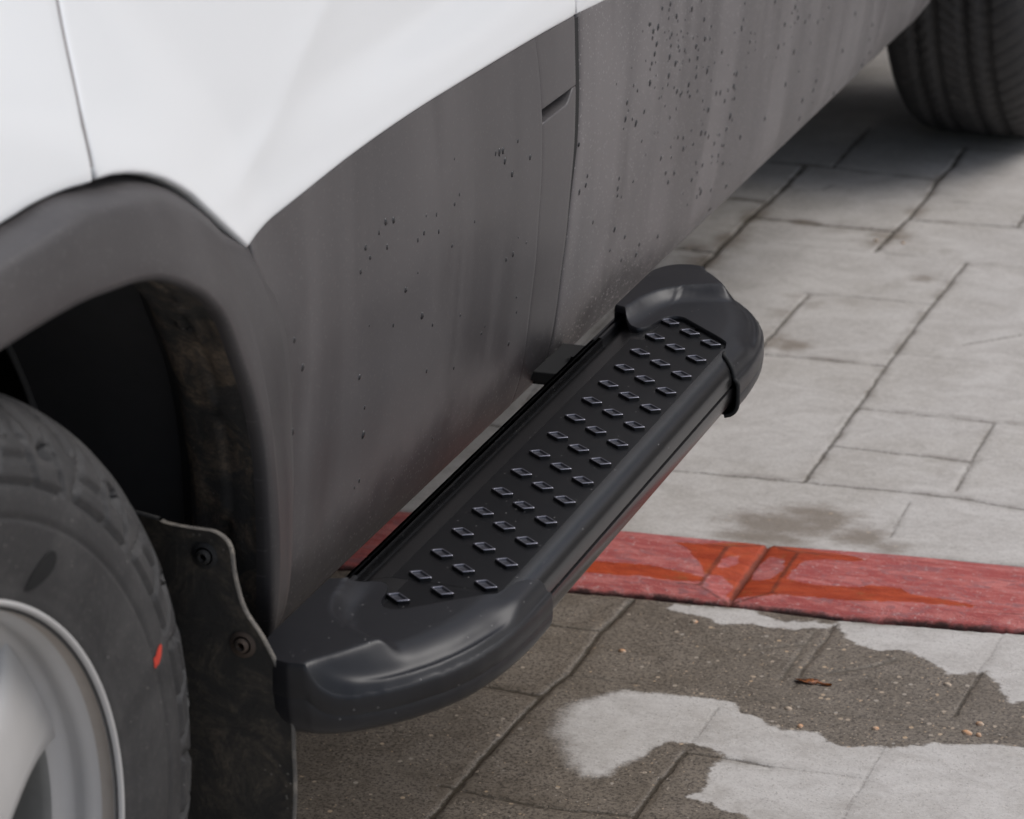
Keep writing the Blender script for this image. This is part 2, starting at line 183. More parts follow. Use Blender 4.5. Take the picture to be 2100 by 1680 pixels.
def m_clad(name, tone=1., speck=1., streak=1., wet_shade=1.):
    n = NT(name)
    st = n.noise(1, 3, .5, n.mapped((9, 16, 1.7)), .4)              # run-off streaks
    st = n.ramp(st, .36, .62, .5-.5*streak, .5+.5*streak)
    big = n.noise(7, 3, .5)
    grime = n.noise(160, 3, .7)
    c = n.mix(st, (.064*tone,.0585*tone,.0595*tone), (.114*tone,.106*tone,.106*tone))
    c = n.mix(n.ramp(big, .35, .7, 0, .35), c, (.053*tone,.050*tone,.053*tone))
    c = n.mix(n.ramp(grime, .45, .75, 0, .25*speck), c, (.16,.15,.145))
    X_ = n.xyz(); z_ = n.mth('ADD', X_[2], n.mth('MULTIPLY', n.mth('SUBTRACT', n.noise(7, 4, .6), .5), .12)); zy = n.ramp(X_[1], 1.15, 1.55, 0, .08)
    lowb = n.ramp(n.mth('ADD', z_, zy), .378, .312, 0, .80*wet_shade)  # low cladding darkened: wet grime plus underside shade put into the colour
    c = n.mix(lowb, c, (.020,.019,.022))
    fl = n.mapped((0, 1, 1)); v = n.voro(300, fl); vc = n.voro(300, fl, out=1); rr = n.xyz(vc)
    dots = n.mth('MULTIPLY', n.ramp(v, .34, .16), n.ramp(rr[0], .80, .92))
    fib = n.noise(1, 2, .5, n.mapped((0, 260, 900)), 3.0)
    fib = n.mth('MULTIPLY', n.ramp(fib, .62, .67), n.ramp(n.noise(14, 2), .35, .6))
    d = n.mth('MULTIPLY', n.mth('MAXIMUM', dots, n.mth('MULTIPLY', fib, .8)), n.mth('MULTIPLY', n.mth('ADD', n.mth('MULTIPLY', lowb, 1.1), 1.), .55*speck))
    c = n.mix(d, c, (.36,.35,.34))
    r = n.mth('ADD', n.ramp(st, 0, 1, .42, .50), n.mth('MULTIPLY', d, .3))
    b = n.bump(n.noise(900, 2), .12, .0004)
    return n.set(col=c, rough=r, spec=n.ramp(lowb, 0, .8*wet_shade+.01, .45, .10), nrm=b)
def m_black(name, base, rough, micro=.10, dust=0., spec=.5, ior=1.6):
    n = NT(name); c = base
    if dust:
        g = n.noise(40, 4, .7); v = n.voro(260); q = n.xyz(n.voro(260, out=1))
        c = n.mix(n.ramp(g, .45, .8, 0, dust), base, (.10,.09,.08))
        c = n.mix(n.mth('MULTIPLY', n.ramp(v, .22, .08), n.ramp(q[0], .93, .96, 0, .5)), c, (.3,.29,.28))
    n.b.inputs['IOR'].default_value = ior
    return n.set(col=c, rough=rough, spec=spec, nrm=n.bump(n.noise(1600, 2), micro, .0003))
def m_dirt(name, base, mud, amt, rough=.85, sc=30):
    n = NT(name); a = n.noise(sc, 6, .7, None, .6); s = n.noise(sc*9, 3, .7)
    k = n.mth('MULTIPLY', n.ramp(a, .42, .72), n.ramp(s, .3, .65, .35, 1))
    c = n.mix(n.mth('MULTIPLY', k, amt), base, mud)
    sp = n.mth('MULTIPLY', n.ramp(n.voro(240), .25, .1), n.ramp(n.xyz(n.voro(240, out=1))[1], .88, .93, 0, .6))
    c = n.mix(sp, c, (.22,.20,.17))
    return n.set(col=c, rough=rough, nrm=n.bump(n.mth('ADD', a, n.mth('MULTIPLY', s, .3)), .5, .004))
def m_tyre():
    n = NT('tyre rubber'); a = n.noise(22, 5, .65, None, .5); f = n.noise(300, 3, .7)
    c = n.mix(n.ramp(a, .4, .72, 0, .55), (.026,.0255,.026), (.060,.057,.055))
    c = n.mix(n.ramp(f, .5, .8, 0, .35), c, (.11,.10,.095))
    sp = n.mth('MULTIPLY', n.ramp(n.voro(300), .22, .08), n.ramp(n.xyz(n.voro(300, out=1))[1], .95, .97, 0, .7))
    c = n.mix(sp, c, (.33,.31,.29))
    return n.set(col=c, rough=n.ramp(a, .3, .7, .55, .75), nrm=n.bump(f, .25, .0008))
def m_flat(name, col, rough=.5, metal=0.):
    n = NT(name); g = n.noise(60, 3, .6)
    return n.set(col=n.mix(n.ramp(g, .4, .7, 0, .25), col, tuple(x*.7 for x in col)), rough=rough, metal=metal)
def m_ground():
    n = NT('paving concrete')
    X = n.xyz()
    wob = n.noise(60, 5, .7); wob2 = n.noise(9, 3)
    wd = n.attr('wet'); soft = n.attr('soft')
    e = n.mth('ADD', wd, n.mth('MULTIPLY', n.mth('SUBTRACT', wob, .5), .022))
    wet = n.ramp(e, n.mth('MULTIPLY', soft, 1.), n.mth('MULTIPLY', soft, -1.), 0, 1)   # 1 = wet
    dmp = n.attr('damp')
    dmp = n.ramp(n.mth('ADD', dmp, n.mth('MULTIPLY', n.mth('SUBTRACT', n.noise(45, 4, .65, n.mapped((1, 1.6, 1))), .5), 1.0)), .18, .95)
    jd = n.attr('joint'); jw = n.attr('jw')
    # dry concrete
    mott = n.noise(16, 6, .62, n.mapped((1, 1.4, 1)), .8); fine = n.noise(330, 3, .8); mid = n.noise(120, 4, .7)
    dry = n.mix(n.ramp(mott, .34, .66), (.44,.412,.382), (.545,.517,.485))
    dry = n.mix(n.ramp(n.noise(5, 3), .42, .62, 0, .35), dry, (.37,.338,.295))
    dry = n.mix(n.ramp(mid, .40, .68, 0, .42), dry, (.60,.575,.54))
    dry = n.mix(n.ramp(fine, .50, .72, 0, .55), dry, (.27,.25,.23))
    # wet concrete with pale aggregate
    wetc = n.mix(n.ramp(mott, .35, .7), (.156,.130,.101), (.232,.198,.160))
    wetc = n.mix(n.ramp(mid, .38, .66, 0, .6), wetc, (.25,.21,.165))
    wetc = n.mix(n.ramp(fine, .47, .60, 0, .8), wetc, (.058,.048,.040))
    big = n.voro(150); bc = n.xyz(n.voro(150, out=1)); zone = n.attr('gravel')
    pb = n.mth('MULTIPLY', n.ramp(big, .36, .26), n.ramp(n.mth('ADD', bc[0], n.mth('MULTIPLY', zone, .10)), .955, .97))
    sm_ = n.voro(300); sc_ = n.xyz(n.voro(300, out=1))
    ps = n.mth('MULTIPLY', n.ramp(sm_, .36, .22), n.ramp(n.mth('ADD', sc_[0], n.mth('MULTIPLY', zone, .12)), .90, .94))
    ps2 = n.mth('MULTIPLY', n.ramp(sm_, .38, .22), n.ramp(sc_[1], .80, .84))
    pcol = n.mix(bc[1], (.50,.36,.23), (.36,.33,.29))
    agg = n.mth('MAXIMUM', pb, n.mth('MULTIPLY', ps, .75))
    wetc = n.mix(n.mth('MULTIPLY', ps2, .75), wetc, (.035,.029,.024))
    wetc = n.mix(agg, wetc, pcol)
    dry = n.mix(n.mth('MULTIPLY', ps, .22), dry, (.62,.56,.48))
    dry = n.mix(n.mth('MULTIPLY', ps2, .35), dry, (.20,.185,.165))
    c = n.mix(wet, dry, wetc)
    dampc = n.mix(n.ramp(fine, .45, .7, 0, .6), (.235,.198,.16), (.15,.125,.10))
    dampc = n.mix(n.mth('MULTIPLY', agg, .7), dampc, pcol)
    c = n.mix(n.mth('MULTIPLY', dmp, n.mth('SUBTRACT', .88, n.mth('MULTIPLY', wet, .88))), c, dampc)
    # joints: dirt in the groove, stained rim
    je = n.mth('ADD', jd, n.mth('MULTIPLY', n.mth('SUBTRACT', n.noise(240, 4, .7), .5), .0045))
    hal = n.mth('MULTIPLY', n.ramp(je, .013, .001), n.mth('MULTIPLY', n.ramp(n.noise(22, 3), .4, .68), n.mth('MULTIPLY', jw, .5)))
    c = n.mix(hal, c, (.13,.105,.078))
    core = n.mth('MULTIPLY', n.ramp(je, .0016, -.0006), n.ramp(jw, .1, 1.2, .18, .88))
    c = n.mix(core, c, (.060,.048,.034))
    gg = n.attr('gouge')
    c = n.mix(n.ramp(n.mth('ADD', gg, n.mth('MULTIPLY', n.mth('SUBTRACT', wob, .5), .003)), .0026, .0004, 0, .8), c, (.10,.085,.065))
    hb = n.mth('ADD', n.mth('MULTIPLY', mid, .8), n.mth('MULTIPLY', fine, .5))
    hb = n.mth('ADD', hb, n.mth('MULTIPLY', ps, .4)); hb = n.mth('ADD', hb, n.mth('MULTIPLY', core, -1.5))
    wl = n.mth('MAXIMUM', wet, n.mth('MULTIPLY', dmp, .6))
    return n.set(col=c, rough=n.ramp(wl, 0, 1, .88, .42), spec=n.ramp(wl, 0, 1, .3, .45), nrm=n.bump(hb, .55, .0011))
def m_red():
    n = NT('red painted kerb')
    wob = n.noise(75, 5, .7); wd = n.attr('wet')
    wet = n.ramp(n.mth('ADD', wd, n.mth('MULTIPLY', n.mth('SUBTRACT', wob, .5), .014)), .0012, -.0012)
    wr = n.noise(1, 4, .7, n.mapped((22, 90, 40)), .5); fine = n.noise(420, 3, .75)
    dry = n.mix(n.ramp(wr, .38, .66), (.39,.082,.074), (.55,.180,.160))
    dry = n.mix(n.ramp(fine, .52, .72, 0, .5), dry, (.24,.075,.075))
    wn = n.noise(1, 5, .75, n.mapped((45, 110, 60)), 1.)
    dry = n.mix(n.ramp(wn, .50, .62, 0, .8), dry, (.29,.12,.125))
    dry = n.mix(n.ramp(n.noise(150, 5, .9), .56, .66, 0, .85), dry, (.60,.44,.41))
    wc = n.mix(n.ramp(wr, .3, .7), (.33,.040,.014), (.52,.085,.028))
    wc = n.mix(n.ramp(n.noise(55, 4, .7), .55, .7, 0, .5), wc, (.30,.13,.045))
    wc = n.mix(n.ramp(fine, .55, .75, 0, .5), wc, (.14,.022,.012))
    c = n.mix(wet, dry, wc)
    ed = n.attr('edge')
    c = n.mix(n.ramp(n.mth('ADD', ed, n.mth('MULTIPLY', n.mth('SUBTRACT', n.noise(48, 5, .7), .5), .016)), .0050, -.001, 0, .9), c, (.030,.022,.018))
    jj = n.attr('joint')
    c = n.mix(n.ramp(n.mth('ADD', jj, n.mth('MULTIPLY', n.mth('SUBTRACT', wob, .5), .004)), .0022, .0004, 0, .7), c, (.10,.03,.018))
    return n.set(col=c, rough=n.ramp(wet, 0, 1, .85, .40), spec=.35, nrm=n.bump(n.mth('ADD', fine, wn), .7, .0016))
def m_silver():
    n = NT('silver wheel paint'); a = n.noise(12, 4, .6)
    return n.set(col=n.mix(n.ramp(a, .4, .7, 0, .4), (.47,.46,.45), (.36,.345,.325)), rough=.46, metal=.1, coat=.2, coatr=.25)
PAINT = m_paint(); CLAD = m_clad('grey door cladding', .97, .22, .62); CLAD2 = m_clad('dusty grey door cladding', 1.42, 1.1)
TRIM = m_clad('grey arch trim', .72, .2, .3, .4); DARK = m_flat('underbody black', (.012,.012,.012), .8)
LINER = m_dirt('muddy liner plastic', (.036,.034,.032), (.21,.155,.105), .95); FELT = m_flat('black felt liner', (.045,.044,.046), .8)
FLAPM = m_dirt('dirty mudflap rubber', (.022,.020,.017), (.115,.092,.066), .85); EDGE = m_dirt('dusty rubber edge', (.10,.092,.082), (.26,.23,.19), .8, .8, 60)
BOARD = m_black('black powder coat', (.0062,.0060,.0064), .27, .08, .03, .5, 1.75); CAPM = m_black('black moulded plastic', (.0100,.0100,.0120), .40, .10, .02, .42, 1.5)
TREAD = m_black('tread surface', (.0062,.0062,.0070), .36, .1, .03, .22, 1.5)
STUD = m_flat('stud rim glint', (.20,.20,.23), .35, .85); RAIL = m_black('black rail', (.012,.012,.013), .3)  # pale stud rims: sky reflection put into the colour
TYRE = m_tyre(); SLOT_SHADE = m_flat('slot shade black', (.006,.006,.006), .9); REDP = m_flat('red paint dash', (.50,.045,.025), .6)
SILVER = m_silver(); GREENP = m_flat('green paint dot', (.03,.55,.14), .5); RIM_SHADE = m_flat('shaded rim barrel', (.20,.20,.19), .5); RIM_BROWN = m_flat('brown rim band', (.36,.32,.28), .5)  # grey barrel band has its stepped shade painted in; brown band nearer the lip
DISC = m_flat('cast brake disc', (.10,.095,.09), .5, .5)
STEEL = m_flat('bare bolt steel', (.55,.50,.42), .3, 1.); RUST = m_flat('rusty washer', (.055,.038,.027), .8)
GLASS = m_flat('dark window glass', (.02,.022,.024), .06); GROUND = m_ground(); REDM = m_red()
n = NT('water'); WATER = n.set(col=(.028,.028,.030), rough=.07, spec=.5)
n = NT('dead leaf'); LEAFM = n.set(col=n.mix(n.ramp(n.noise(300, 3), .4, .6), (.30,.09,.015), (.07,.025,.01)), rough=.5)
n = NT('stone chips'); CHIPM = n.set(col=n.mix(n.ramp(n.noise(90, 3), .4, .6), (.62,.33,.17), (.5,.4,.3)), rough=.6)

# ------------------------------------------------------------------ ground sheet
def segdist(X, Y, P, pad=.03):
    d = np.full(X.shape, 9., np.float32)
    for (ax, ay), (bx, by) in zip(P[:-1], P[1:]):
        m = (X > min(ax, bx)-pad) & (X < max(ax, bx)+pad) & (Y > min(ay, by)-pad) & (Y < max(ay, by)+pad)
        if not m.any(): continue
        x = X[m]-ax; y = Y[m]-ay; dx, dy = bx-ax, by-ay; t = np.clip((x*dx+y*dy)/(dx*dx+dy*dy+1e-12), 0, 1)
        d[m] = np.minimum(d[m], np.hypot(x-t*dx, y-t*dy))
    return d
def inside(X, Y, P):
    r = np.zeros(X.shape, bool); n = len(P)
    for i in range(n):
        x0, y0 = P[i]; x1, y1 = P[(i+1) % n]
        if y0 == y1: continue
        c = ((Y < y0) != (Y < y1)); xx = x0+(Y-y0)/(y1-y0)*(x1-x0); r ^= c & (X < xx)
    return r
def axis(parts):
    out = []
    for a, b, s in parts: out += list(np.arange(a, b-1e-9, s))
    out.append(parts[-1][1]); return np.array(sorted(set(np.round(out, 5))))
AX = axis([(-80,-10,10),(-10,-2,1),(-2,-.56,.02),(-.56,.66,.003),(.66,2,.02),(2,10,1),(10,80,10)])
AY = axis([(-80,-10,10),(-10,-1.5,1),(-1.5,.62,.02),(.62,1.75,.003),(1.75,3.3,.005),(3.3,6,.02),(6,10,1),(10,80,10)])
GX, GY = np.meshgrid(AX, AY, indexing='ij'); X = GX.ravel().astype(np.float32); Y = GY.ravel().astype(np.float32)
wob = (fbm(X*60, Y*60, 4, 3)-.5)*.0042
Xw = X+wob; Yw = Y+(fbm(X*60, Y*60, 4, 9)-.5)*.0042
jd = np.full(X.shape, .05, np.float32); jw = np.zeros(X.shape, np.float32)
J = [(a, w) for a, w in JOINTS]
for x0, x1, yA, yB in ((.66, 2.4, -1.5, 6), (-2.4, -.5, -1.5, 6), (-.5, .66, 3.2, 6), (-.5, .66, -1.5, .6)):   # beyond the traced slabs
    x = x0
    while x < x1:
        J.append(([(x, yA), (x+.02, yB)], .9)); y = yA+random.uniform(0, .2); w = random.uniform(.24, .34)
        while y < yB:
            if not (1.2 < y < 1.48): J.append(([(x, y), (min(x+w, x1), y-.01)], random.choice((.5, .8, 1.)))); 
            y += random.uniform(.11, .26)
        x += w
for P, w in J:
    d = segdist(Xw, Yw, P)-(.0004+.0011*w); m = d < jd; jd[m] = d[m]; jw[m] = w
def linex(P):
    a = np.array(P); return a[:, 0], a[:, 1]
ST = lambda x: np.interp(x, *linex([(-8, STRIP_TOP[0][1]-.45)]+STRIP_TOP+[(8, STRIP_TOP[-1][1]+.5)]))
SB = lambda x: np.interp(x, *linex([(-8, STRIP_BOT[0][1]-.45)]+STRIP_BOT+[(8, STRIP_BOT[-1][1]+.5)]))
kx = np.linspace(-1.5, 1.5, 120)
J2 = [([(x, float(SB(x))-.001) for x in kx], 1.9), ([(x, float(ST(x))+.0005) for x in kx], .5)]
for P, w in J2:
    d = segdist(X, Y+(fbm(X*25, Y*0+3, 4, 31)-.5)*.0035, P)-(.0004+.0011*w); m = d < jd; jd[m] = d[m]; jw[m] = min(w, 1.5)
gd = np.full(X.shape, .05, np.float32)
for P in GOUGE: gd = np.minimum(gd, segdist(X, Y, P))
wetd = np.where(Y > (ST(X)+SB(X))/2, .05, -.05).astype(np.float32)
near = (Y < 1.45) & (Y > .3) & (X > -.6) & (X < 1.2)
for P in DRY:
    dd = segdist(X, Y, P+P[:1], .06); ins = inside(X, Y, P) & near
    s = np.where(ins, np.minimum(dd, .05), -np.minimum(dd, .05)); wetd = np.where((Y < (ST(X)+SB(X))/2), np.maximum(wetd, s), wetd)
wetd[(Y < .4)] = .05
soft = .0024+.012*sm((.12-X)/.14)*sm((1.1-Y)/.1)
damp = np.zeros(X.shape, np.float32)
for x, y, rx, ry, s in DAMP:
    if s > 0: damp = np.maximum(damp, s*np.exp(-((X-x)/rx)**2*.9-((Y-y)/ry)**2*.9))
grav = (sm((X+.02)/.16)*sm((1.26-Y)/.06)*sm((Y-.86)/.1)).astype(np.float32)
Z = -.0015*np.clip(jw, 0, 1.3)*np.exp(-(np.maximum(jd, 0)/.0014)**2)*(.35+.9*fbm(X*30, Y*30, 2, 77))
Z += (fbm(X*7, Y*7, 3, 21)-.5)*.0026*(np.abs(X) < 2.2)
Z -= .0012*np.exp(-(gd/.0016)**2)
Z += .032*sm((.70-Y)/.40)
st = (Y > SB(X)-.0030) & (Y < ST(X)-.004) & (np.abs(X) < 7.9); Z[st] = -.016
nx, ny = len(AX), len(AY); idx = np.arange(nx*ny).reshape(nx, ny)
Fq = np.stack([idx[:-1, :-1], idx[1:, :-1], idx[1:, 1:], idx[:-1, 1:]], -1).reshape(-1, 4)
def big_mesh(name, X, Y, Z, Fq, mat, attrs):
    me = bpy.data.meshes.new(name); me.vertices.add(len(X)); me.vertices.foreach_set('co', np.stack([X, Y, Z], -1).astype(np.float32).ravel())
    me.loops.add(Fq.size); me.loops.foreach_set('vertex_index', Fq.ravel().astype(np.int32)); me.polygons.add(len(Fq))
    me.polygons.foreach_set('loop_start', np.arange(0, Fq.size, 4, dtype=np.int32)); me.polygons.foreach_set('loop_total', np.full(len(Fq), 4, np.int32))
    me.polygons.foreach_set('use_smooth', np.ones(len(Fq), bool)); me.update(calc_edges=True)
    for k, v in attrs.items():
        a = me.attributes.new(k, 'FLOAT', 'POINT'); a.data.foreach_set('value', np.asarray(v, np.float32))
    me.materials.append(mat); o = bpy.data.objects.new(name, me); COL.objects.link(o); return o
g = big_mesh('pavement', X, Y, Z, Fq, GROUND, dict(wet=wetd, soft=soft, damp=damp, joint=jd, jw=jw, gouge=gd, gravel=grav)); tag(g, kind='structure')
def ground_z(x, y): return float(Z[(np.abs(AX-x).argmin())*ny+np.abs(AY-y).argmin()])
# red kerb strip: bevelled blocks let into the paving
sx = axis([(-7.8,-1,.1),(-1,-.45,.02),(-.45,.6,.003),(.6,1.2,.02),(1.2,7.8,.1)]); nv = 52
sv = np.r_[-.0001, np.linspace(0, 1, nv), 1.0001]
VX = np.repeat(sx, len(sv)); V = np.tile(sv, len(sx)); B = SB(VX); T = ST(VX); rag = (fbm(VX*16, VX*0+2, 4, 5)-.5)*.007
Vc = np.clip(V, 0, 1); VY = B+rag*(1-Vc)**4+(T-B)*Vc
wd_ = (T-B); de = np.minimum(Vc, 1-Vc)*wd_                                   # distance to the long edges
jx, jy = RJOINT[0]; jx2, jy2 = RJOINT[-1]; dj = segdist(VX, VY, [RJOINT[0], RJOINT[-1]], .2)
xj = jx+(VY-jy)/(jy2-jy)*(jx2-jx); ds = VX-xj                                  # signed distance along the strip to the block joint
per = 1.02; k = np.round(ds/per); dsj = np.abs(ds-k*per)
up, lo = .026, .022
crown = np.minimum(np.minimum((1-Vc)*wd_/up, Vc*wd_/lo), dsj/.034)
VZ = .0008+.0060*np.clip(crown, 0, 1)-.004*np.exp(-(dsj/.0018)**2)-.002*np.exp(-(de/.0015)**2)+(fbm(VX*40, VY*60, 3, 8)-.5)*.0009
VZ[(V < 0) | (V > 1)] = -.015
hip = np.abs(np.minimum(np.minimum((1-Vc)*wd_/up, Vc*wd_/lo)-1, dsj/.034-1))*.024; hip = np.where(crown <= 1.25, np.abs(crown-1)*.022, .05)
hip = np.where((np.abs(dsj) < .055), hip, hip*1.6+.0006)
a_, b_ = np.minimum((1-Vc)*wd_/up, Vc*wd_/lo), dsj/.034
dg = np.where((a_ < 1.02) & (b_ < 1.02), np.abs(a_-b_)*.016, .05); hip = np.minimum(hip, dg)
wr = np.full(VX.shape, .05, np.float32)*1.
ins = np.zeros(VX.shape, bool)
dd = np.full(VX.shape, .05)
for P in RWET: ins |= inside(VX, VY, P); dd = np.minimum(dd, segdist(VX, VY, P+P[:1], .05))
for P in RDRY: i2 = inside(VX, VY, P); ins &= ~i2; dd = np.minimum(dd, segdist(VX, VY, P+P[:1], .05))
wr = np.where(ins, -dd, dd)
ix = np.arange(len(VX)).reshape(len(sx), len(sv)); Fr = np.stack([ix[:-1, :-1], ix[1:, :-1], ix[1:, 1:], ix[:-1, 1:]], -1).reshape(-1, 4)
s = big_mesh('kerb', VX, VY, VZ, Fr, REDM, dict(wet=wr, edge=np.where(Vc < .5, de, de*2.2+.006), joint=np.minimum(dsj*.6-.0006, np.maximum(hip, 0)))); tag(s, kind='structure')
# leaf and stone chips
mb = MB(); x, y = LEAF; z = ground_z(x, y)
ring = []
for k in range(14):
    a = 2*math.pi*k/14; ring.append((x+.0105*math.cos(a)*(1+.2*math.sin(3*a)), y+.0045*math.sin(a)*(1+.25*math.cos(2*a)), z+.0022+.0012*math.sin(2*a)))
mb.add([(x, y, z+.0012)]+ring, [(0, 1+k, 1+(k+1) % 14) for k in range(14)])
mb.tube([(x+.009, y+.0005, z+.002), (x+.016, y-.001, z+.0012), (x+.022, y+.001, z+.001)], .0006, 6)
lf = mb.build('dead_leaf', LEAFM); sdm = lf.modifiers.new('thick', 'SOLIDIFY'); sdm.thickness = .0006
tag(lf, 'small curled orange brown dead leaf lying on the wet paving below the red strip', 'leaf')
desc = ['tiny tan stone chip just below the red strip near the running board', 'tiny rust stone chip on wet paving nearest the running board end', 'pale chip on wet paving under the dry patch at right', 'largest orange stone chip in the wet gravelly paving at lower right',
 'small chip just right of the largest orange stone chip', 'orange chip on the wet edge above the lower dry patch', 'tan chip midway between dead leaf and largest orange chip', 'buff chip a little below the dead leaf', 'pale buff chip right of and above the largest orange chip',
 'tiny orange chip in the damp corner of a slab behind the running board', 'fainter orange chip right of the one in the damp slab corner']
for i, (x, y) in enumerate(CHIPS):
    mb = MB(); z = ground_z(x, y); r = .0042 if i in (3,) else .0028; R = random.Random(i+3)
    rings = [[(x+r*sc*math.cos(a)*(1+.3*math.sin(2*a+i)), y+r*.8*sc*math.sin(a), z+h) for a in [2*math.pi*k/9 for k in range(9)]] for sc, h in ((1.1,-.001),(1,.0012),(.6,.0021),(.05,.0023))]
    mb.grid(rings, close_v=True); tag(mb.build('stone_chip', CHIPM), desc[i], 'stone chip', 'stone chips on the wet paving')

# ------------------------------------------------------------------ car body surface
BZ = np.array([.27,.278,.285,.292,.315,.351,.385,.42,.453,.495,.54,.6,.7,.8,1.0,1.3,1.7])
BX = np.array([-.100,-.0600,-.0445,-.0365,-.0275,-.0205,-.0158,-.0102,-.0068,-.002,0,0,-.002,-.008,-.022,-.07,-.25])
def S(y, z):
    r = np.hypot(y, z-.33); v = np.interp(z, BZ, BX)
    ks = (np.interp(np.asarray(z)-.012, BZ, BX)+np.interp(np.asarray(z)+.012, BZ, BX)+2*v)/4
    r2 = np.hypot(np.asarray(y)-2.84, z-.33)
    return np.where(np.asarray(z) > .3, ks, v)+.02*sm((.56-r)/.12)*sm((z-.45)/.12)+.02*sm((.56-r2)/.12)*sm((z-.45)/.12)
CR = resample(CREASE, 60)
def S_white(y, z):                          # door skin: a soft crease runs up from the arch corner, hollow behind it
    y = np.asarray(y, float); z = np.asarray(z, float)
    yc = np.interp(z, [.60,.642,.67,.693,.718,.80,.95,1.05], [.415,.438,.499,.536,.585,.74,1.0,1.2])
    d = y-yc
    c = .0030*np.exp(-np.sqrt(d*d+.00016)/.05)*sm((z-.61)/.05)
    hollow = -.009*np.exp(-(((y-.80)/.26)**2))*sm((z-.625)/.05)*np.exp(-((z-.70)/.12)**2)
    return S(y, z)+c+hollow+.0012*np.exp(-((z-.612)/.012)**2)
def coons(bot, right, top, left, nu, nv, Sf, off=0., warp=None):
    b, t = resample(bot, nu), resample(top, nu); l, r = resample(left, nv, False) if left is not None else None, resample(right, nv, False)
    u = np.linspace(0, 1, nu)[:, None, None]; v = np.linspace(0, 1, nv)[None, :, None]
    P = (1-v)*b[:, None]+v*t[:, None]+(1-u)*l[None]+u*r[None]-((1-u)*(1-v)*b[0]+u*v*t[-1]+u*(1-v)*b[-1]+(1-u)*v*t[0])
    return P
def panel(name, P, Sf, mat, parent, off=0., roll=.0025, depth=.014, edges='blrt'):
    nu, nv = P.shape[:2]
    G = np.zeros((nu, nv, 3)); G[..., 1:] = P; G[..., 0] = Sf(P[..., 0], P[..., 1])+off
    mb = MB(); mb.grid(G)
    loop = [(i, 0) for i in range(nu)]+[(nu-1, j) for j in range(1, nv)]+[(i, nv-1) for i in range(nu-2, -1, -1)]+[(0, j) for j in range(nv-2, 0, -1)]
    L = np.array([G[i, j] for i, j in loop]); n = len(L); tng = np.roll(L, -1, 0)-np.roll(L, 1, 0); tng[:, 0] = 0
    ln = np.linalg.norm(tng, axis=1, keepdims=True)+1e-9; tng /= ln; out = np.stack([tng[:, 0], tng[:, 2], -tng[:, 1]], -1)   # outward for ccw in (Y,Z)
    rings = []
    for a in (0, 30, 60, 90):
        k = math.sin(rad(a))*roll; d = (1-math.cos(rad(a)))*roll; rings.append(L+out*k+np.array([-d, 0, 0]))
    rings.append(rings[-1]+np.array([-depth, 0, 0]))
    mb.grid(np.array(rings), close_v=True)
    o = mb.build(name, mat, parent)
    m = o.modifiers.new('weld', 'WELD'); m.merge_threshold = .00005
    return o
car = empty('car', (-.8, 1.4, 0)); tag(car, 'white car with dusty grey plastic door cladding, silver wheel and black running board', 'car')
def put(o):                      # world-built part -> keep place under the car empty
    o.matrix_parent_inverse = Matrix.Translation(-car.location); return o
_mo = mesh_obj
def sub(o, parent):
    o.parent = parent; o.matrix_parent_inverse = Matrix(); return o
# front fender (white, ahead of the door gap)
AW = [(y, z) for y, z in ARCH_WHITE]
front = []
for a in np.linspace(math.pi*.97, math.pi*.62, 16): front.append((.03+.455*math.cos(a)*.98, .33+.40*math.sin(a)))
front = [(-.44,.45),(-.41,.55),(-.34,.63),(-.24,.685),(-.12,.708),(0,.7125)]+AW
gapx = lambda z: np.interp(z, [.6,.708,.7356,.7636,.8012,1.0], [.232,.2273,.2258,.2318,.2416,.30])
P = coons(front, [(gapx(z)-.0040, z) for z in np.linspace(front[-1][1], 1.0, 20)], [(-.80, .86), (-.3,.97), (.298, 1.0)], [(-.44,.45),(-.80,.5),(-.80,.86)], 90, 60, S)
fe = put(panel('fender', P, S, PAINT, car))
# front door, white skin
AD = ARCH_DOOR[::-1]; lft = [(y+.0, z) for y, z in AD]+[(gapx(z)+.0040, z) for z in np.linspace(.712, 1.0, 20)]
GAPY = 1.042
bot = resample(WEDGE, 40); bot[-1, 0] = GAPY-.0025
P = coons(bot, [(GAPY-.0025, z) for z in np.linspace(bot[-1, 1], 1.0, 20)], [(.302, 1.0), (GAPY-.0025, 1.0)], lft, 140, 110, S_white)
fd = empty('front_door', (0, 0, 0), car); put(fd)
dk = panel('door_skin', P, S_white, PAINT, None, roll=.003); sub(dk, fd)
# grey cladding of the front door
gapc = lambda z: np.interp(z, [.27,.2943,.3157,.3506,.3851,.4533,.6], [1.034,1.0374,1.0408,1.0418,1.0423,1.0425,1.0425])
AO = np.array(ARCH_OUT)[:, 1:]
seam = lambda z: np.interp(z, [.27,.409,.476,.541,.581,.607], [.972,.9695,.966,.9629,.9577,.9511])
lcl = resample(AO[7:][::-1], 60)
lcl[:, 0] -= .022*np.linspace(1, .25, 60)                            # tucks just behind the arch trim
wl = lambda y: np.interp(y, *linex(WEDGE))
top = [(y, wl(y)-.0035) for y in np.linspace(lcl[-1, 0]+.004, seam(.607), 40)]; lcl[-1] = top[0]
bt = [tuple(lcl[0]), (.53, .285), (.58, .2785), (.70, .277), (seam(.27), .277)]
zz = np.linspace(.277, top[-1][1], 30)
P = coons(bt, [(seam(z), z) for z in zz], top, lcl, 110, 90, S)
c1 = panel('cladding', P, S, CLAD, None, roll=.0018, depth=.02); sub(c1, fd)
SLOT0, SLOT1 = .5335, .5475
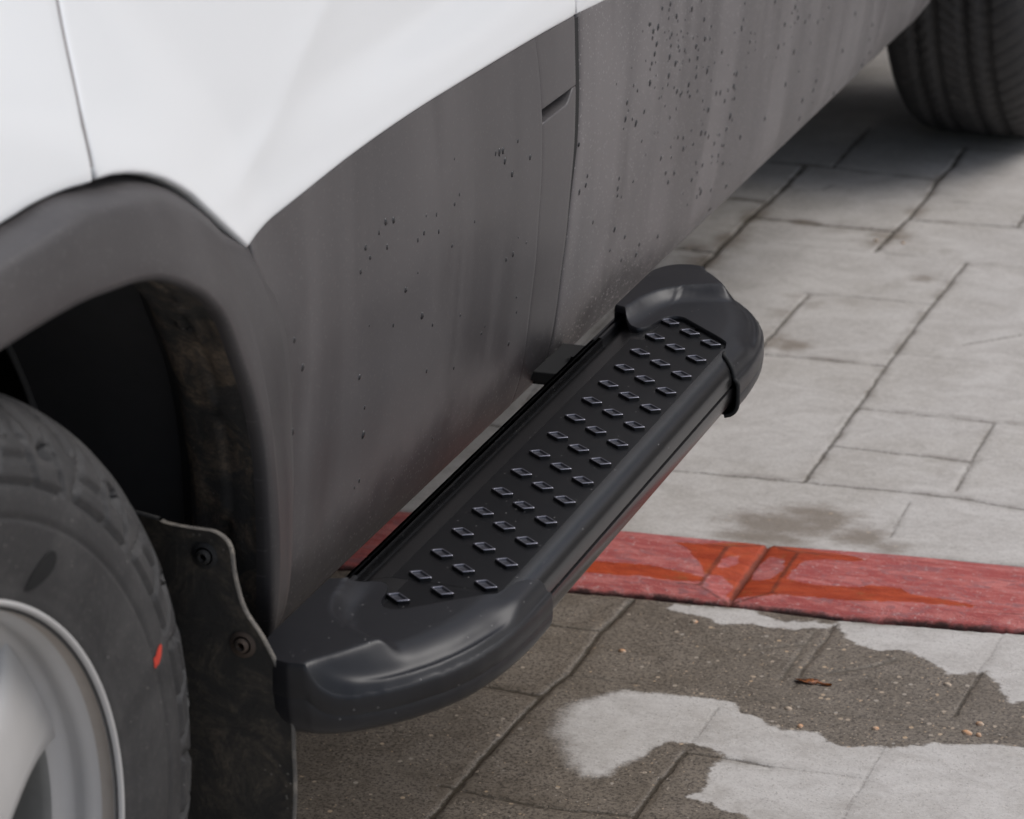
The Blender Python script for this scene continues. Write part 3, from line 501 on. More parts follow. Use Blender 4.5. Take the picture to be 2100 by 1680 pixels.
def strip_panel(name, z0f, z1f, mat=CLAD):
    n0 = 14; ys0 = np.linspace(seam(z0f(.97))+.0012, gapc(z0f(1.04))-.003, n0); ys1 = np.linspace(seam(z1f(.96))+.0012, gapc(z1f(1.04))-.003, n0)
    b = [(y, z0f(y)) for y in ys0]; t = [(y, z1f(y)) for y in ys1]
    zl = np.linspace(b[0][1], t[0][1], 30); zr = np.linspace(b[-1][1], t[-1][1], 30)
    P = coons(b, [(gapc(z)-.003, z) for z in zr], t, [(seam(z)+.0012, z) for z in zl], 14, 60, S)
    return sub(panel(name, P, S, mat, None, roll=.0014, depth=.02), fd)
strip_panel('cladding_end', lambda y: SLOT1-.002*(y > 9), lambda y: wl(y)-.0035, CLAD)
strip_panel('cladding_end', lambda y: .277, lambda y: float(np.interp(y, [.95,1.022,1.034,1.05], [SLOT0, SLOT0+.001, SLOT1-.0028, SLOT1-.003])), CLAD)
# rear door
farg = lambda z: np.interp(z, [.277,.2971,.317,.3364,.3669,.40,.5,.62,.8,1.0], [2.03,2.062,2.095,2.108,2.112,2.108,2.10,2.09,2.08,2.07])
def w2(y): return np.interp(y, [1.03,1.112,1.4,2.0,2.4], [.6062,.6005,.596,.592,.60])
rd = empty('rear_door', (0,0,0), car); put(rd)
bt = [(gapc(.277)+.0035, .277), (1.5, .277), (farg(.277)-.002, .277)]; zz = np.linspace(.277, w2(1.05)-.0035, 40)
tp = [(y, w2(y)-.0035) for y in np.linspace(1.0535, farg(.6)-.002, 40)]
P = coons(bt, [(farg(z)-.002, z) for z in np.linspace(.277, tp[-1][1], 40)], tp, [(gapc(z)+.0045+.0065*float(sm((z-.42)/.1)), z) for z in zz], 150, 90, S)
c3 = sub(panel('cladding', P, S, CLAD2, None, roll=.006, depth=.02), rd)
P = coons([(y, w2(y)) for y in np.linspace(1.0475, farg(.6)-.002, 30)], [(farg(z)-.002, z) for z in np.linspace(w2(2.1), 1.0, 12)], [(1.0475, 1.0), (farg(1.)-.002, 1.0)], [(1.0475, w2(1.0475)), (1.0475, 1.0)], 60, 30, S)
sub(panel('door_skin', P, S, PAINT, None, roll=.003), rd)
# rear quarter: sill end, arch trim and white panel
q = empty('rear_quarter', (0,0,0), car); put(q)
arc = lambda r, a0, a1, n: [(2.84+r*math.cos(t), .33+r*math.sin(t)) for t in np.linspace(a0, a1, n)]
bt = [(farg(.277)+.002, .277), (2.2, .279), (2.385, .30)]
rt = [(2.385, .30)]+arc(.45, math.pi*1.0, math.pi*.78, 10)
tp = [(farg(.59)+.002, .592), (2.3,.60), tuple(rt[-1])]
P = coons(bt, rt, tp, [(farg(z)+.002, z) for z in np.linspace(.277, .592, 20)], 50, 50, S)
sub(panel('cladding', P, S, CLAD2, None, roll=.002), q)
mb = MB(); A = np.linspace(math.pi*.985, .05, 60); ring = []
for r, x in ((.46,.0),(.452,.02),(.43,.034),(.40,.038),(.392,.034),(.392,-.02),(.40,-.06)):
    ring.append([(x-.012, 2.84+r*math.cos(a), .33+r*math.sin(a)) for a in A])
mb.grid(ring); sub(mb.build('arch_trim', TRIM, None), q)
P = coons([(farg(.6)+.002,.595),(2.3,.603),(2.48,.64)]+arc(.455, math.pi*.70, .3, 16)+[(3.4,.5),(3.6,.5)], [(3.6,.5),(3.62,1.0)], [(farg(1.)+.002,1.0),(3.62,1.0)], [(farg(z)+.002, z) for z in np.linspace(.595,1.0,10)], 90, 30, S)
sub(panel('quarter_panel', P, S, PAINT, None), q)

# ------------------------------------------------------------------ front arch trim
def mirror(L, yc=.03, skip=1): 
    L = [tuple(p) for p in L]; return [(x, 2*yc-y, z) for x, y, z in L[::-1]]
def full(L):
    L = [tuple(p) for p in L]; L2 = [(x, y, z) for x, y, z in L if y > .10]
    m = [(x, .06-y, z) for x, y, z in L2[::-1]]; return m+L2
NA = 260
O, Kk, I = (resample(full(a), NA) for a in (ARCH_OUT, ARCH_KINK, ARCH_IN))
# re-space so the three rails run together
def radial(p): 
    c = np.array([0, .05, .36]); d = p-c; d[:, 0] = 0; return d/np.linalg.norm(d, axis=1, keepdims=True)
rails = []
lowr = sm((.62-O[:, 2])/.10)*(O[:, 1] > 0); O[:, 0] = O[:, 0]*(1-lowr)+(S(O[:, 1], O[:, 2])+.0022)*lowr
O0 = O+radial(O)*.003-np.array([.010,0,0]); rails += [O0, O-np.array([.003,0,0])*.5, O]
def rmix(a, b, t): return a*(1-t)+b*t
rails += [rmix(O, Kk, .35)+np.array([.003,0,0]), rmix(O, Kk, .7)+np.array([.003,0,0]), Kk+np.array([.0,0,0]), rmix(Kk, I, .12)+np.array([.0016,0,0]), rmix(Kk, I, .3)+np.array([.0018,0,0]), rmix(Kk, I, .6)+np.array([.0014,0,0]), rmix(Kk, I, .9)+np.array([.0006,0,0])]
ri = radial(I)
rails += [I-np.array([.001,0,0]), I-ri*.0015-np.array([.004,0,0]), I-ri*.001-np.array([.009,0,0])]
trim = MB(); trim.grid(np.array(rails)); tr = put(trim.build('arch_trim', TRIM, car)); 
mb = MB(); ru = [I-ri*.001-np.array([.009,0,0]), I+ri*.003-np.array([.03,0,0]), I+ri*.006-np.array([.055,0,0]), I+ri*.012-np.array([.062,0,0])]
ru = np.array([rmix(ru[0], ru[1], t) for t in np.linspace(0, .99, 5)]+[rmix(ru[1], ru[2], t) for t in np.linspace(0, 1, 5)]+[ru[3]])
for k in range(1, len(ru)): ru[k] += ri*((fbm(np.arange(NA)*.12, np.full(NA, k*.5), 3, 4)-.5)*.006)[:, None]
mb.grid(ru); rl = mb.build('arch_return', LINER, None); sub(rl, tr)
mb = MB()
for a, b in zip([I+ri*.010-np.array([.058,0,0]), I+ri*.026-np.array([.075,0,0])], [I+ri*.026-np.array([.075,0,0]), I*np.array([0,1,1])+ri*.03+np.array([-.172,0,0])]):
    mb.grid(np.array([rmix(a, b, t) for t in np.linspace(0, 1, 8)]))
mb.tube([tuple(p) for p in (I*np.array([0,1,1])+ri*.028+np.array([-.172,0,0]))[::4]], .0028, 6, 1)
ln = mb.build('wheel_liner', FELT, car, mats=[FELT, m_flat('pale liner seam', (.06,.06,.06), .7)]); put(ln)
# screws on the return lip
for a in (rad(3), rad(34), rad(62)):
    mb = MB(); k = int(np.argmin(np.abs(np.arctan2(I[:, 2]-.36, I[:, 1]-.05)-a))); c = Vector(I[k]+ri[k]*.004)-Vector((.035,0,0)); n_ = Vector(-ri[k])
    mb.tube([c-n_*.004, c+n_*.0006, c+n_*.001], [.006, .006, .0035], 12); sub(mb.build('screw', DARK, None), ln)
# fine seam between the two halves of the trim
# ------------------------------------------------------------------ mudflap
ed = resample([(x, z) for x, y, z in FLAP], 70); FY = .3405
mb = MB(); th = .0032; loop = [(-.17, .43), (-.10, .436)]+[tuple(p) for p in ed]+[(.045,.15), (.02,.135), (-.17,.135)]
nR = 26; G0 = []; 
right = resample([tuple(p) for p in ed]+[(.046,.19), (.044,.14)], 90); right = [(a, b) for a, b in right]; zm = 0.
rz = np.minimum.accumulate(np.array([max(p[1] for p in right)]+[p[1] for p in right[1:]])); rx = np.array([p[0] for p in right])
zt = np.linspace(0, 1, 90)
def flap_y(x, z): return FY+(fbm(x*18+3, z*18, 3, 2)-.5)*.0045+.012*sm((z-.34)/.1)*sm((-x)/.06)-.010*sm((.27-z)/.12)*sm((x+.06)/.08)
rows = []
for i in range(90):
    xs = np.linspace(-.17, rx[i], 40); zs = np.linspace(.4385 if i == 0 else rz[i]*1. , rz[i], 40) if i else np.full(40, rz[0])
    zs = np.full(40, rz[i]); zs = np.where(xs < rx[i], zs, rz[i])
    
    rows.append([(x, flap_y(x, z), z) for x, z in zip(xs, zs)])
rows = np.array(rows)
mb.grid(rows, 0); back = rows.copy(); back[..., 1] += th; mb.grid(back, 0, flip=True)
e1 = rows[:, -1]; e2 = back[:, -1]; bead = []
for a in np.linspace(0, math.pi, 7):
    c_ = (e1+e2)/2; bead.append(c_+np.stack([np.full(len(e1), math.sin(a)*th*.55), -math.cos(a)*np.full(len(e1), th*.62), np.zeros(len(e1))], -1))
mb.grid(np.array(bead), 1)
t1 = rows[0]; t2 = back[0]; bd = [(t1+t2)/2+np.stack([np.zeros(40), -math.cos(a)*np.full(40, th*.62), np.full(40, math.sin(a)*th*.5)], -1) for a in np.linspace(0, math.pi, 5)]
mb.grid(np.array(bd), 2)
fl = put(mb.build('mudflap', FLAPM, car, mats=[FLAPM, EDGE, m_dirt('grey flap rim', (.035,.034,.033), (.12,.11,.095), .8, .8, 50)]))
for i, (x, y, z) in enumerate(FLAPBOLT):
    mb = MB(); yy = float(flap_y(x, z)); mb.tube([(x, yy+.001, z), (x, yy-.0012, z), (x, yy-.0015, z)], [.0088, .0088, .006], 20)
    mb.tube([(x, yy-.001, z), (x, yy-.0035, z), (x, yy-.0042, z)], [.0048, .0048, .003], 12)
    sub(mb.build('bolt', DARK if i == 0 else RUST, None), fl)
# ------------------------------------------------------------------ wheels
def tyre_mesh(name, front):
    prof = [(.012,.203),(.014,.208),(.0155,.215),(.0152,.217),(.0165,.221),(.0168,.225),(.0174,.2285),(.018,.232),(.0182,.2355),(.0184,.239),(.0185,.2425),(.0185,.246),(.0184,.250),(.0183,.254),(.0182,.2565),(.0170,.258),(.0182,.2595),(.018,.2635),(.0175,.268),(.0165,.2745),(.0155,.276),(.0155,.2775),(.0148,.281),(.0138,.284),(.0130,.287),(.012,.290),(.0108,.293),(.0095,.296),(.0075,.300),(.0060,.302),(.0045,.304),(.0028,.3065),(.001,.309),(-.003,.3135),(-.007,.317),(-.011,.3205),(-.016,.3235),(-.021,.3255),(-.026,.327),
     (-.031,.328),(-.036,.3286),(-.041,.329),(-.046,.3292),(-.050,.3294),(-.054,.3295),(-.058,.3297),(-.063,.3298),(-.070,.33),(-.077,.33),(-.081,.33),(-.085,.33),(-.090,.33),(-.096,.33),(-.100,.33),(-.104,.33),(-.110,.33),(-.116,.33),(-.120,.33),(-.124,.33),(-.129,.33),(-.135,.3298),(-.142,.3296),(-.147,.3294),(-.151,.3294),(-.156,.329),(-.163,.328),(-.171,.3265),(-.179,.323),(-.188,.316),(-.196,.304),(-.2005,.288),(-.2025,.265),(-.2015,.24),(-.198,.22),(-.193,.208),(-.192,.203)]
    prof = np.array(prof); RO = prof[:, 1].copy()[None, :]
    if front: prof *= .9185
    N = 720; th_ = np.arange(N)*2*math.pi/N; x = prof[:, 0][None, :]; r = prof[:, 1][None, :]+0*th_[:, None]; dx = np.zeros_like(r)
    T = th_[:, None]; deg = np.degrees(T)
    x0s = 0
    for c, w in ((-.054,.0065),(-.0815,.007),(-.1215,.007),(-.149,.0065)): r = r-.0075*(np.abs(x-x0s-c) < w*.62)
    if front:
        ph = (deg+x*260) % 7.5; sh = (x < .003) & (x > -.049)
        r = r-.0065*(sh & (ph < 1.7)); 
        ph2 = (deg+6*np.sin(x*90)+x*180) % 5.; r = r-.005*((x <= -.058) & (x > -.178) & (ph2 < .8))
        # shoulder blocks outlined by narrow grooves, with darker slots
        u = deg % 18.; R0 = RO; k = (R0-.2775)/.034; inb = (k > 0) & (k < 1)
        e0, e1 = 1.+3.6*k, 17.-3.*k
        grv = inb & ((np.abs(u-e0) < .55) | (np.abs(u-e1) < .55) | (np.abs(u-9.-3*(k-.5)) < .45)) | ((np.abs(R0-.2785) < .0013) & (u > 1) & (u < 17)) | ((np.abs(R0-.2935) < .0012) & (u > 9.5) & (u < 15))
        slot = inb & (np.abs(u-(4.6+2.2*k)) < 1.3) & (k > .52) & (k < .80)
        dx = dx-.0034*grv-.0068*slot+.0008*(inb & (u > e0) & (u < e1))
    else:
        ph = (deg+x*120) % 4.2; r = r-.0022*(((x < -.005) & (x > -.049)) & (ph < .8)); ph2 = (deg-x*150) % 3.3
        r = r-.0035*(((x <= -.058) & (x > -.118)) & (ph2 < .6))-.0035*(((x <= -.126) & (x > -.178)) & (((deg+x*200) % 3.6) < .7))
    # slot shade and paint dash on the sidewall
    G = np.stack([x+dx+0*T, -r*np.cos(T+math.pi), r*np.sin(T)], -1)    # Y = r cos
    yy = G[..., 1]; zz_ = G[..., 2]
    mats_ = np.zeros(G.shape[:2], int)
    n0, n1 = G.shape[:2]; idx = np.arange(n0*n1).reshape(n0, n1); i2 = np.roll(idx, -1, 0)
    F = np.stack([idx[:, :-1], idx[:, 1:], i2[:, 1:], i2[:, :-1]], -1).reshape(-1, 4); fm = mats_[:, :-1].ravel()
    me = bpy.data.meshes.new(name); me.from_pydata(G.reshape(-1, 3).tolist(), [], F.tolist())
    for mm in (TYRE, SLOT_SHADE, REDP): me.materials.append(mm)
    me.polygons.foreach_set('material_index', fm.astype(np.int32)); me.polygons.foreach_set('use_smooth', np.ones(len(F), bool)); me.update()
    return me
def lathe(prof, n=144, m=0, mb=None):
    mb = mb or MB(); mb.grid([[(x, r*math.cos(2*math.pi*k/n), r*math.sin(2*math.pi*k/n)) for x, r in prof] for k in range(n)], m, close_u=True); return mb
def rim_mesh():
    P_ = [(.006,.2065),(.0125,.2075),(.0150,.2065),(.0158,.2050),(.0150,.2034),(.0120,.2024),(.0095,.2026),(.0060,.2024),(.0020,.2000),(-.001,.1972),(-.004,.1952),(-.009,.1945),(-.014,.1947),(-.0175,.1935),(-.0195,.1900),(-.0215,.1850),(-.0235,.1815),(-.030,.1790),(-.040,.1775),(-.075,.1760),(-.12,.174),(-.17,.178),(-.185,.200),(-.19,.205)]
    m = lathe(P_); n_ = len(P_)-1; m.m = [2 if 16 <= (q % n_) <= 19 else (3 if (q % n_) in (6,7) else 0) for q in range(len(m.f))]; return m
def spoke_mb():
    # five Y spokes: web with softly crowned section, open windows between
    mb = MB(); HUB = .055
    def arm(a0, a1, r0, r1, w0, w1, xr0, xr1, n=22, dpt=.020):
        G = []
        for i in range(n+1):
            t = i/n; r = r0+(r1-r0)*t; a = a0+(a1-a0)*sm(t); w = w0+(w1-w0)*t+.040*max(0, (t-.55)/.45)**2.4+.010*max(0, (.2-t)/.2)**2
            x = xr0+(xr1-xr0)*t**1.6; c = np.array([0, r*math.cos(a), r*math.sin(a)]); tn = np.array([0, -math.sin(a), math.cos(a)])
            row = []
            for s_, h in ((-1,-dpt),(-1.02,-.008),(-.92,-.002),(-.6,.001),(0,.0022),(.6,.001),(.92,-.002),(1.02,-.008),(1,-dpt)): row.append(c+tn*w*.5*s_+np.array([x+h, 0, 0]))
            G.append(row)
        mb.grid(G)
    for k in range(5):
        a = rad(28+72*k)
        arm(a, a, .045, .1835, .070, .066, .004, -.0175, 30)
    lathe([(.012,.0),(.012,.026),(.010,.030),(.004,.034),(.003,.045),(.001,.058),(-.008,.064),(-.03,.066)], 72, 0, mb)
    return mb
def make_wheel(name, front):
    w = empty(name, (0,0,0))
    me = tyre_mesh('tyre', front); o = bpy.data.objects.new('tyre', me); COL.objects.link(o); o.parent = w
    if front:                      # paint dash and flat black patch painting the shade inside a moulded slot
        from mathutils.bvhtree import BVHTree
        bv = BVHTree.FromPolygons([v.co for v in me.vertices], [list(p.vertices) for p in me.polygons])
        for nm, mt, yc, zc, an, la, lb, lean in (('paint_mark', REDP, .2288, .0750, 58, .0074, .0033, 0), ('slot_shade', SLOT_SHADE, .1185, .1755, 24, .0145, .0068, .25)):
            pts = []; ya, za = rad(an), 0
            def pt(u_, v_):
                y_ = yc+u_*math.cos(ya)-v_*math.sin(ya); z_ = zc+u_*math.sin(ya)+v_*math.cos(ya)
                return (bv.ray_cast(Vector((.2, y_, z_)), Vector((-1, 0, 0)))[0].x+.0006, y_, z_)
            for rr_ in (.5, 1.):
                for q in range(20):
                    a = 2*math.pi*q/20; pts.append(pt(rr_*la*math.cos(a), rr_*lb*math.sin(a)*(1+lean*math.cos(a))))
            fc = [(0, 1+k, 1+(k+1) % 20) for k in range(20)]+[(1+k, 21+k, 21+(k+1) % 20, 1+(k+1) % 20) for k in range(20)]
            mesh_obj(nm, [pt(0, 0)]+pts, fc, mt, w)
    rm = rim_mesh(); sp = spoke_mb()
    if front:
        rm.v = [(x*.9185, y*.931, z*.931) for x, y, z in rm.v]; sp.v = [(x+.001, y*.931, z*.931) for x, y, z in sp.v]
    rm.add(sp.v, sp.f, 0)
    if front:
        from mathutils.bvhtree import BVHTree
        hit = BVHTree.FromPolygons(sp.v, sp.f).ray_cast(Vector((.1, .0945, .0815)), Vector((-1, 0, 0)))[0]; c = hit or Vector((0, .0945, .0815))
        rm.tube([c+Vector((-.0005,0,0)), c+Vector((.0006,0,0)), c+Vector((.0009,0,0))], [.0042,.0042,.003], 14, 1)
    rm.build('rim', SILVER, w, mats=[SILVER, GREENP, RIM_SHADE, RIM_BROWN])
    lathe([(-.075,.03),(-.070,.06),(-.070,.135),(-.082,.137),(-.09,.135),(-.09,.05)]).build('brake_disc', DISC, w)
    mb = MB(); A = np.linspace(rad(-35), rad(48), 20)
    for x0, x1 in ((-.062,-.050),):
        mb.grid([[(x, r*math.cos(a), r*math.sin(a)) for x, r in ((-.10,.150),(-.055,.150),(-.050,.145),(-.048,.12),(-.050,.092),(-.06,.088),(-.10,.088))] for a in A])
    mb.build('brake_caliper', m_flat('dull caliper', (.05,.048,.045), .6), w)
    return w
def place_wheel(w, loc, rz=0, spin=0):
    w.location = Vector(loc)-car.location; w.rotation_euler = (spin, 0, rz); w.parent = car
def dupw(w):
    c = w.copy(); COL.objects.link(c)
    for ch in w.children: d = ch.copy(); COL.objects.link(d); d.parent = c
    return c
wf = make_wheel('wheel', True); wr_ = make_wheel('wheel', False)
wfr = dupw(wf); wrr = dupw(wr_)
place_wheel(wf, (-.0129, .0142, .3368)); wf.rotation_euler = (0, .0373, -.0909); place_wheel(wr_, (.045, 2.90, .330), 0, rad(17)); place_wheel(wfr, (-1.62, .0142, .333), math.pi-.09); place_wheel(wrr, (-1.66, 2.90, .330), math.pi)
# ------------------------------------------------------------------ hidden shell: floor, wheel wells, cabin
mb = MB(); xo = -.075
mb.box((-1.56, .53, .262), (xo-.03, 2.36, 1.0)); mb.box((-1.36, -.75, .30), (-.27, .53, .98)); mb.box((-1.3, -.6, .17), (-.21, 1.12, .32)); mb.box((-1.52, 1.121, .19), (-.33, 1.9, .30)); mb.box((-1.36, 2.36, .36), (-.27, 3.5, .99))
mb.box((-1.60, .60, .275), (-1.50, 2.30, .40)); mb.box((-1.2, 1.9, .20), (-.42, 2.6, .36)); mb.box((-1.56, 2.70, .26), (-.22, 2.80, .36)); mb.box((-1.3, 2.95, .22), (-.30, 3.5, .37)); mb.box((-1.62, -.80, .74), (-.03, .53, .965)); mb.box((-1.60, 2.36, .78), (-.03, 3.6, 1.0))  # hidden floor parts; lower boxes sized to block light and darken the ground
put(mb.build('underbody', DARK, car, smooth=False))
mb = MB(); s0 = [(-.03,-.85,.55),(-.03,-.80,.86),(-.03,.45,.998),(-.03,3.62,.998),(-.03,3.7,.5)]
def prism(P, x0, x1): 
    n = len(P); V = [(x0, y, z) for y, z in P]+[(x1, y, z) for y, z in P]; return V, [tuple(range(n))[::-1], tuple(range(n, 2*n))]+[(i, (i+1) % n, (i+1) % n+n, i+n) for i in range(n)]
V_, F_q = prism([(-.85,.60),(-.80,.87),(-.3,.985),(.45,1.0),(.45,.97),(-.78,.80)], -.02, -1.60); mb.add(V_, F_q)
V_, F_q = prism([(.45,1.001),(1.05,1.58),(1.5,1.66),(3.1,1.64),(3.6,1.001)], -.11, -1.51)
V2 = [(x*.999 if z < 1.1 else (-.20 if x > -.8 else -1.42), y, z) for x, y, z in V_]; V2 = [((-.022 if x > -.8 else -1.6) if z < 1.1 else x, y, z) for x, y, z in V2]; mb.add(V2, F_q)
V_, F_q = prism([(-.85,.60),(.45,1.0),(3.6,1.0),(3.62,.35),(-.83,.30)], -1.60, -1.62); mb.add(V_, F_q)
sh = put(mb.build('body_shell', PAINT, car, smooth=False))
for y0, y1, y2, y3 in ((.62,1.08,1.36,1.36),(1.42,1.42,2.08,2.08),(2.15,2.15,3.02,3.38)):
    mb = MB(); xz = lambda z: -.022-(z-1.0)*(.178/.6)+.004
    zt_ = 1.53; mb.add([(xz(1.03), y0, 1.03), (xz(1.03), y3, 1.03), (xz(zt_), y2, zt_), (xz(zt_), y1 if y1 > y0 else y0, zt_)], [(0,1,2,3)]); w_ = mb.build('window', GLASS, None, smooth=False)
    so_ = w_.modifiers.new('t', 'SOLIDIFY'); so_.thickness = .004; sub(w_, sh)
mb = MB(); mb.box((-.0245,.93,.525), (-.018,1.05,.56)); put(mb.build('slot_backing', DARK, car, smooth=False))
# dark backing behind the arch gap and panel gaps
mb = MB()
Os = O.copy(); Os[:, 0] = np.minimum(S(O[:, 1], O[:, 2])-.010, -.004)
mb.grid(np.array([Os+radial(O)*d+np.array([x,0,0]) for d, x in ((-.006,-.001),(.008,-.008),(.03,-.018))]))
mb.add([(-.022,.95,.28),(-.022,1.12,.28),(-.022,1.12,.99),(-.022,.95,.99)], [(0,1,2,3)])
mb.v[-4] = (-.062,.95,.28); mb.v[-3] = (-.062,1.12,.28); mb.v[-2] = (-.030,1.12,.99); mb.v[-1] = (-.030,.95,.99)
def shade_strip(yf, w0, w1, dx, zs, m):  # strips near the surface paint in the shade of the door gaps
    G = [[(float(S(yf(z), z))-dx, yf(z)-w0+(w0+w1(z))*k, z) for z in zs] for k in (0, .5, 1)]; mb.grid(G, m)
shade_strip(gapc, .0028, lambda z: .0055+.0052*float(sm((z-.42)/.1)), .0009, np.linspace(.285, .60, 40), 0)
shade_strip(gapx, .0040, lambda z: .0042, .0012, np.linspace(.712, .99, 30), 1)
put(mb.build('gap_shade_backing', DARK, car, mats=[DARK, m_flat('grey gap shade', (.24,.225,.225), .7)]))
# ------------------------------------------------------------------ water drops on the cladding
def beads(pts, par, rs, name='water_drops', stretch=1.7):
    mb = MB()
    for (y, z) in pts:
        r = rs*random.uniform(.6, 1.25); a = r; b = r*random.uniform(1.0, 1.45); x = float(S(y, z)); sl_ = (float(S(y, z+.004))-float(S(y, z-.004)))/.008; tl = random.uniform(-.12, .12)
        rings = []
        for k, (s_, h) in enumerate(((1.05,-.0003),(1,.0002),(.8,.55),(.45,.9),(.05,1.))):
            hh = h if abs(h) < .01 else h*r*.42
            rings.append([(x+hh+sl_*(b*s_*math.sin(t)), y+a*s_*math.cos(t)*(1-.22*math.sin(t))+tl*b*s_*math.sin(t), z+b*s_*math.sin(t)) for t in [2*math.pi*q/14 for q in range(14)]])
        mb.grid(rings, close_v=True)
    o = sub(mb.build(name, WATER, None), par); o['kind'] = 'stuff'; return o
big = list(DROPS); rr = random.Random(5)
extra = []
for _ in range(95):
    cy, cz = rr.choice(big[:110]); extra.append((cy+rr.gauss(0, .035), cz+rr.gauss(0, .03)))
extra = [(y, z) for y, z in extra if (y > 1.052 and .31 < z < .585)]
rear = [(y, z) for y, z in big if y > 1.05]+list(DROPSR)
frontd = [(y, z) for y, z in big if y < 1.036]
beads([p for p in rear if p[0] < 2.09], c3, .0021); o = beads(extra, c3, .0011, 'water_drops')
beads([p for p in frontd if p[0] < .955]+list(DROPS2), c1, .0021)
extra2 = [(rr.uniform(.62, .95), rr.uniform(.33, .56)) for _ in range(26)]; beads(extra2, c1, .0012)
# drops hanging on the sill edge
# ------------------------------------------------------------------ running board
rb_y0, rb_y1 = .500, .988; YC = .7475
prof = [(.0300,.3100),(.0285,.3150),(.0285,.3495),(.0292,.3508),(.0312,.3508),(.0318,.3495),(.0318,.3440),(.0345,.3440),(.0345,.3515),(.0352,.3528),(.0375,.3528),(.0382,.3515),(.0385,.3460),(.0412,.3460),(.0425,.3480),(.0450,.3500),(.0485,.3516),(.0525,.3529),(.0560,.3538),(.0595,.3545),(.0625,.3549),(.0660,.3550),(.075,.3550),(.09,.3550),(.105,.3550),(.12,.3550),(.135,.3550),(.1405,.3550),(.1460,.3547),(.1500,.3540),(.1532,.3526),(.1555,.3506),(.1571,.3478),(.1581,.3445),(.1588,.3392),
        (.1570,.3386),(.1570,.3368),(.1590,.3362),(.1592,.3335),(.1588,.3290),(.1575,.3240),(.1545,.3190),(.1495,.3150),(.143,.3130),(.10,.3120),(.05,.3100)]
def resp(prof):
    P = [prof[0]]
    for a, b in zip(prof, prof[1:]+[prof[0]]):
        P.append(b)
    return P[:-1]
mb = MB(); ys = np.linspace(rb_y0, rb_y1, 30)
mb.grid([[(x, y, z) for x, z in prof] for y in ys], close_v=True)
for q_, f_ in enumerate(mb.f):
    c_ = sum(mb.v[i][0] for i in f_)/4; h_ = sum(mb.v[i][2] for i in f_)/4
    if h_ > .3545 and .0640 < c_ < .1405: mb.m[q_] = 1
ext = MB(); ext.grid([[(x, y, z) for x, z in prof[:13]+[(.040,.31)]] for y in (.425, rb_y0, rb_y1, 1.152)], close_v=True)
lobe = [(.0385,.345)]+[p for p in prof[12:23]]+[(.0660,.345)]
for ya, yb in ((.440, rb_y0+.003), (rb_y1-.003, 1.052)):
    mb.grid([[(x, y, z-.0001) for x, z in lobe] for y in (ya, yb)], 0, close_v=True)
    mb.box((.0662, ya if yb < .7 else ya, .350), (.1050, yb, .35485), 1)
    mb.box((.1051, max(ya, .468), .350), (.1400, min(yb, 1.020), .35485), 1)
    mb.box((.1401, max(ya, .505), .350), (.1453, min(yb, .983), .3546), 1)
n_b = len(prof)
rb = empty('running_board', (0,0,0), car); put(rb)
bd_ = mb.build('board', BOARD, None, mats=[BOARD, TREAD]); sub(bd_, rb); es = bd_.modifiers.new('es', 'EDGE_SPLIT'); es.split_angle = rad(32)
r2 = sub(ext.build('rail', RAIL, None, smooth=False), rb)
# tread studs
def solve(L): return L
mb = MB(); e1 = Vector((.0064,.0039,0))*.5; e2 = Vector((.0102,-.0078,0))*.5; zt0 = .3550; cols = ((.0793, 0, 16), (.1026, .4967, 15), (.1264, .9785, 14))
def rr_ring(c, s, z, h=4):
    # rounded parallelogram
    out = []; P = [c-e1*s-e2*s, c+e1*s-e2*s, c+e1*s+e2*s, c-e1*s+e2*s]; f = .24/s**.0
    for i in range(4):
        p = P[i]; a = P[i-1]; b = P[(i+1) % 4]; A = p+(a-p).normalized()*.0010*s; B = p+(b-p).normalized()*.0010*s
        for t in (0, .35, .65, 1): out.append(tuple((A*(1-t)**2+p*2*t*(1-t)+B*t*t)[:2])+(z,))
    return out
for x, o_, n in cols:
    for i in range(n):
        c = Vector((x+.0018, .4669+(i+o_)*.0375+.0012, 0)); h = .0026
        mb.grid([rr_ring(c, 1.24, zt0-.0004), rr_ring(c, 1.18, zt0+.0010), rr_ring(c, 1.15, zt0+h-.0004)], 0, close_v=True)
        mb.grid([rr_ring(c, 1.15, zt0+h-.0004), rr_ring(c, 1.10, zt0+h), rr_ring(c, .90, zt0+h), rr_ring(c, .85, zt0+h-.0004)], 1, close_v=True)
        mb.grid([rr_ring(c, .85, zt0+h-.0004), rr_ring(c, .81, zt0+h-.0014), rr_ring(c, .4, zt0+h-.0015), rr_ring(c, .02, zt0+h-.0015)], 2, close_v=True)
sd_ = mb.build('tread_studs', STUD, None, mats=[TREAD, STUD, m_flat('stud centre', (.05,.05,.06), .35, .3)]); sub(sd_, rb)
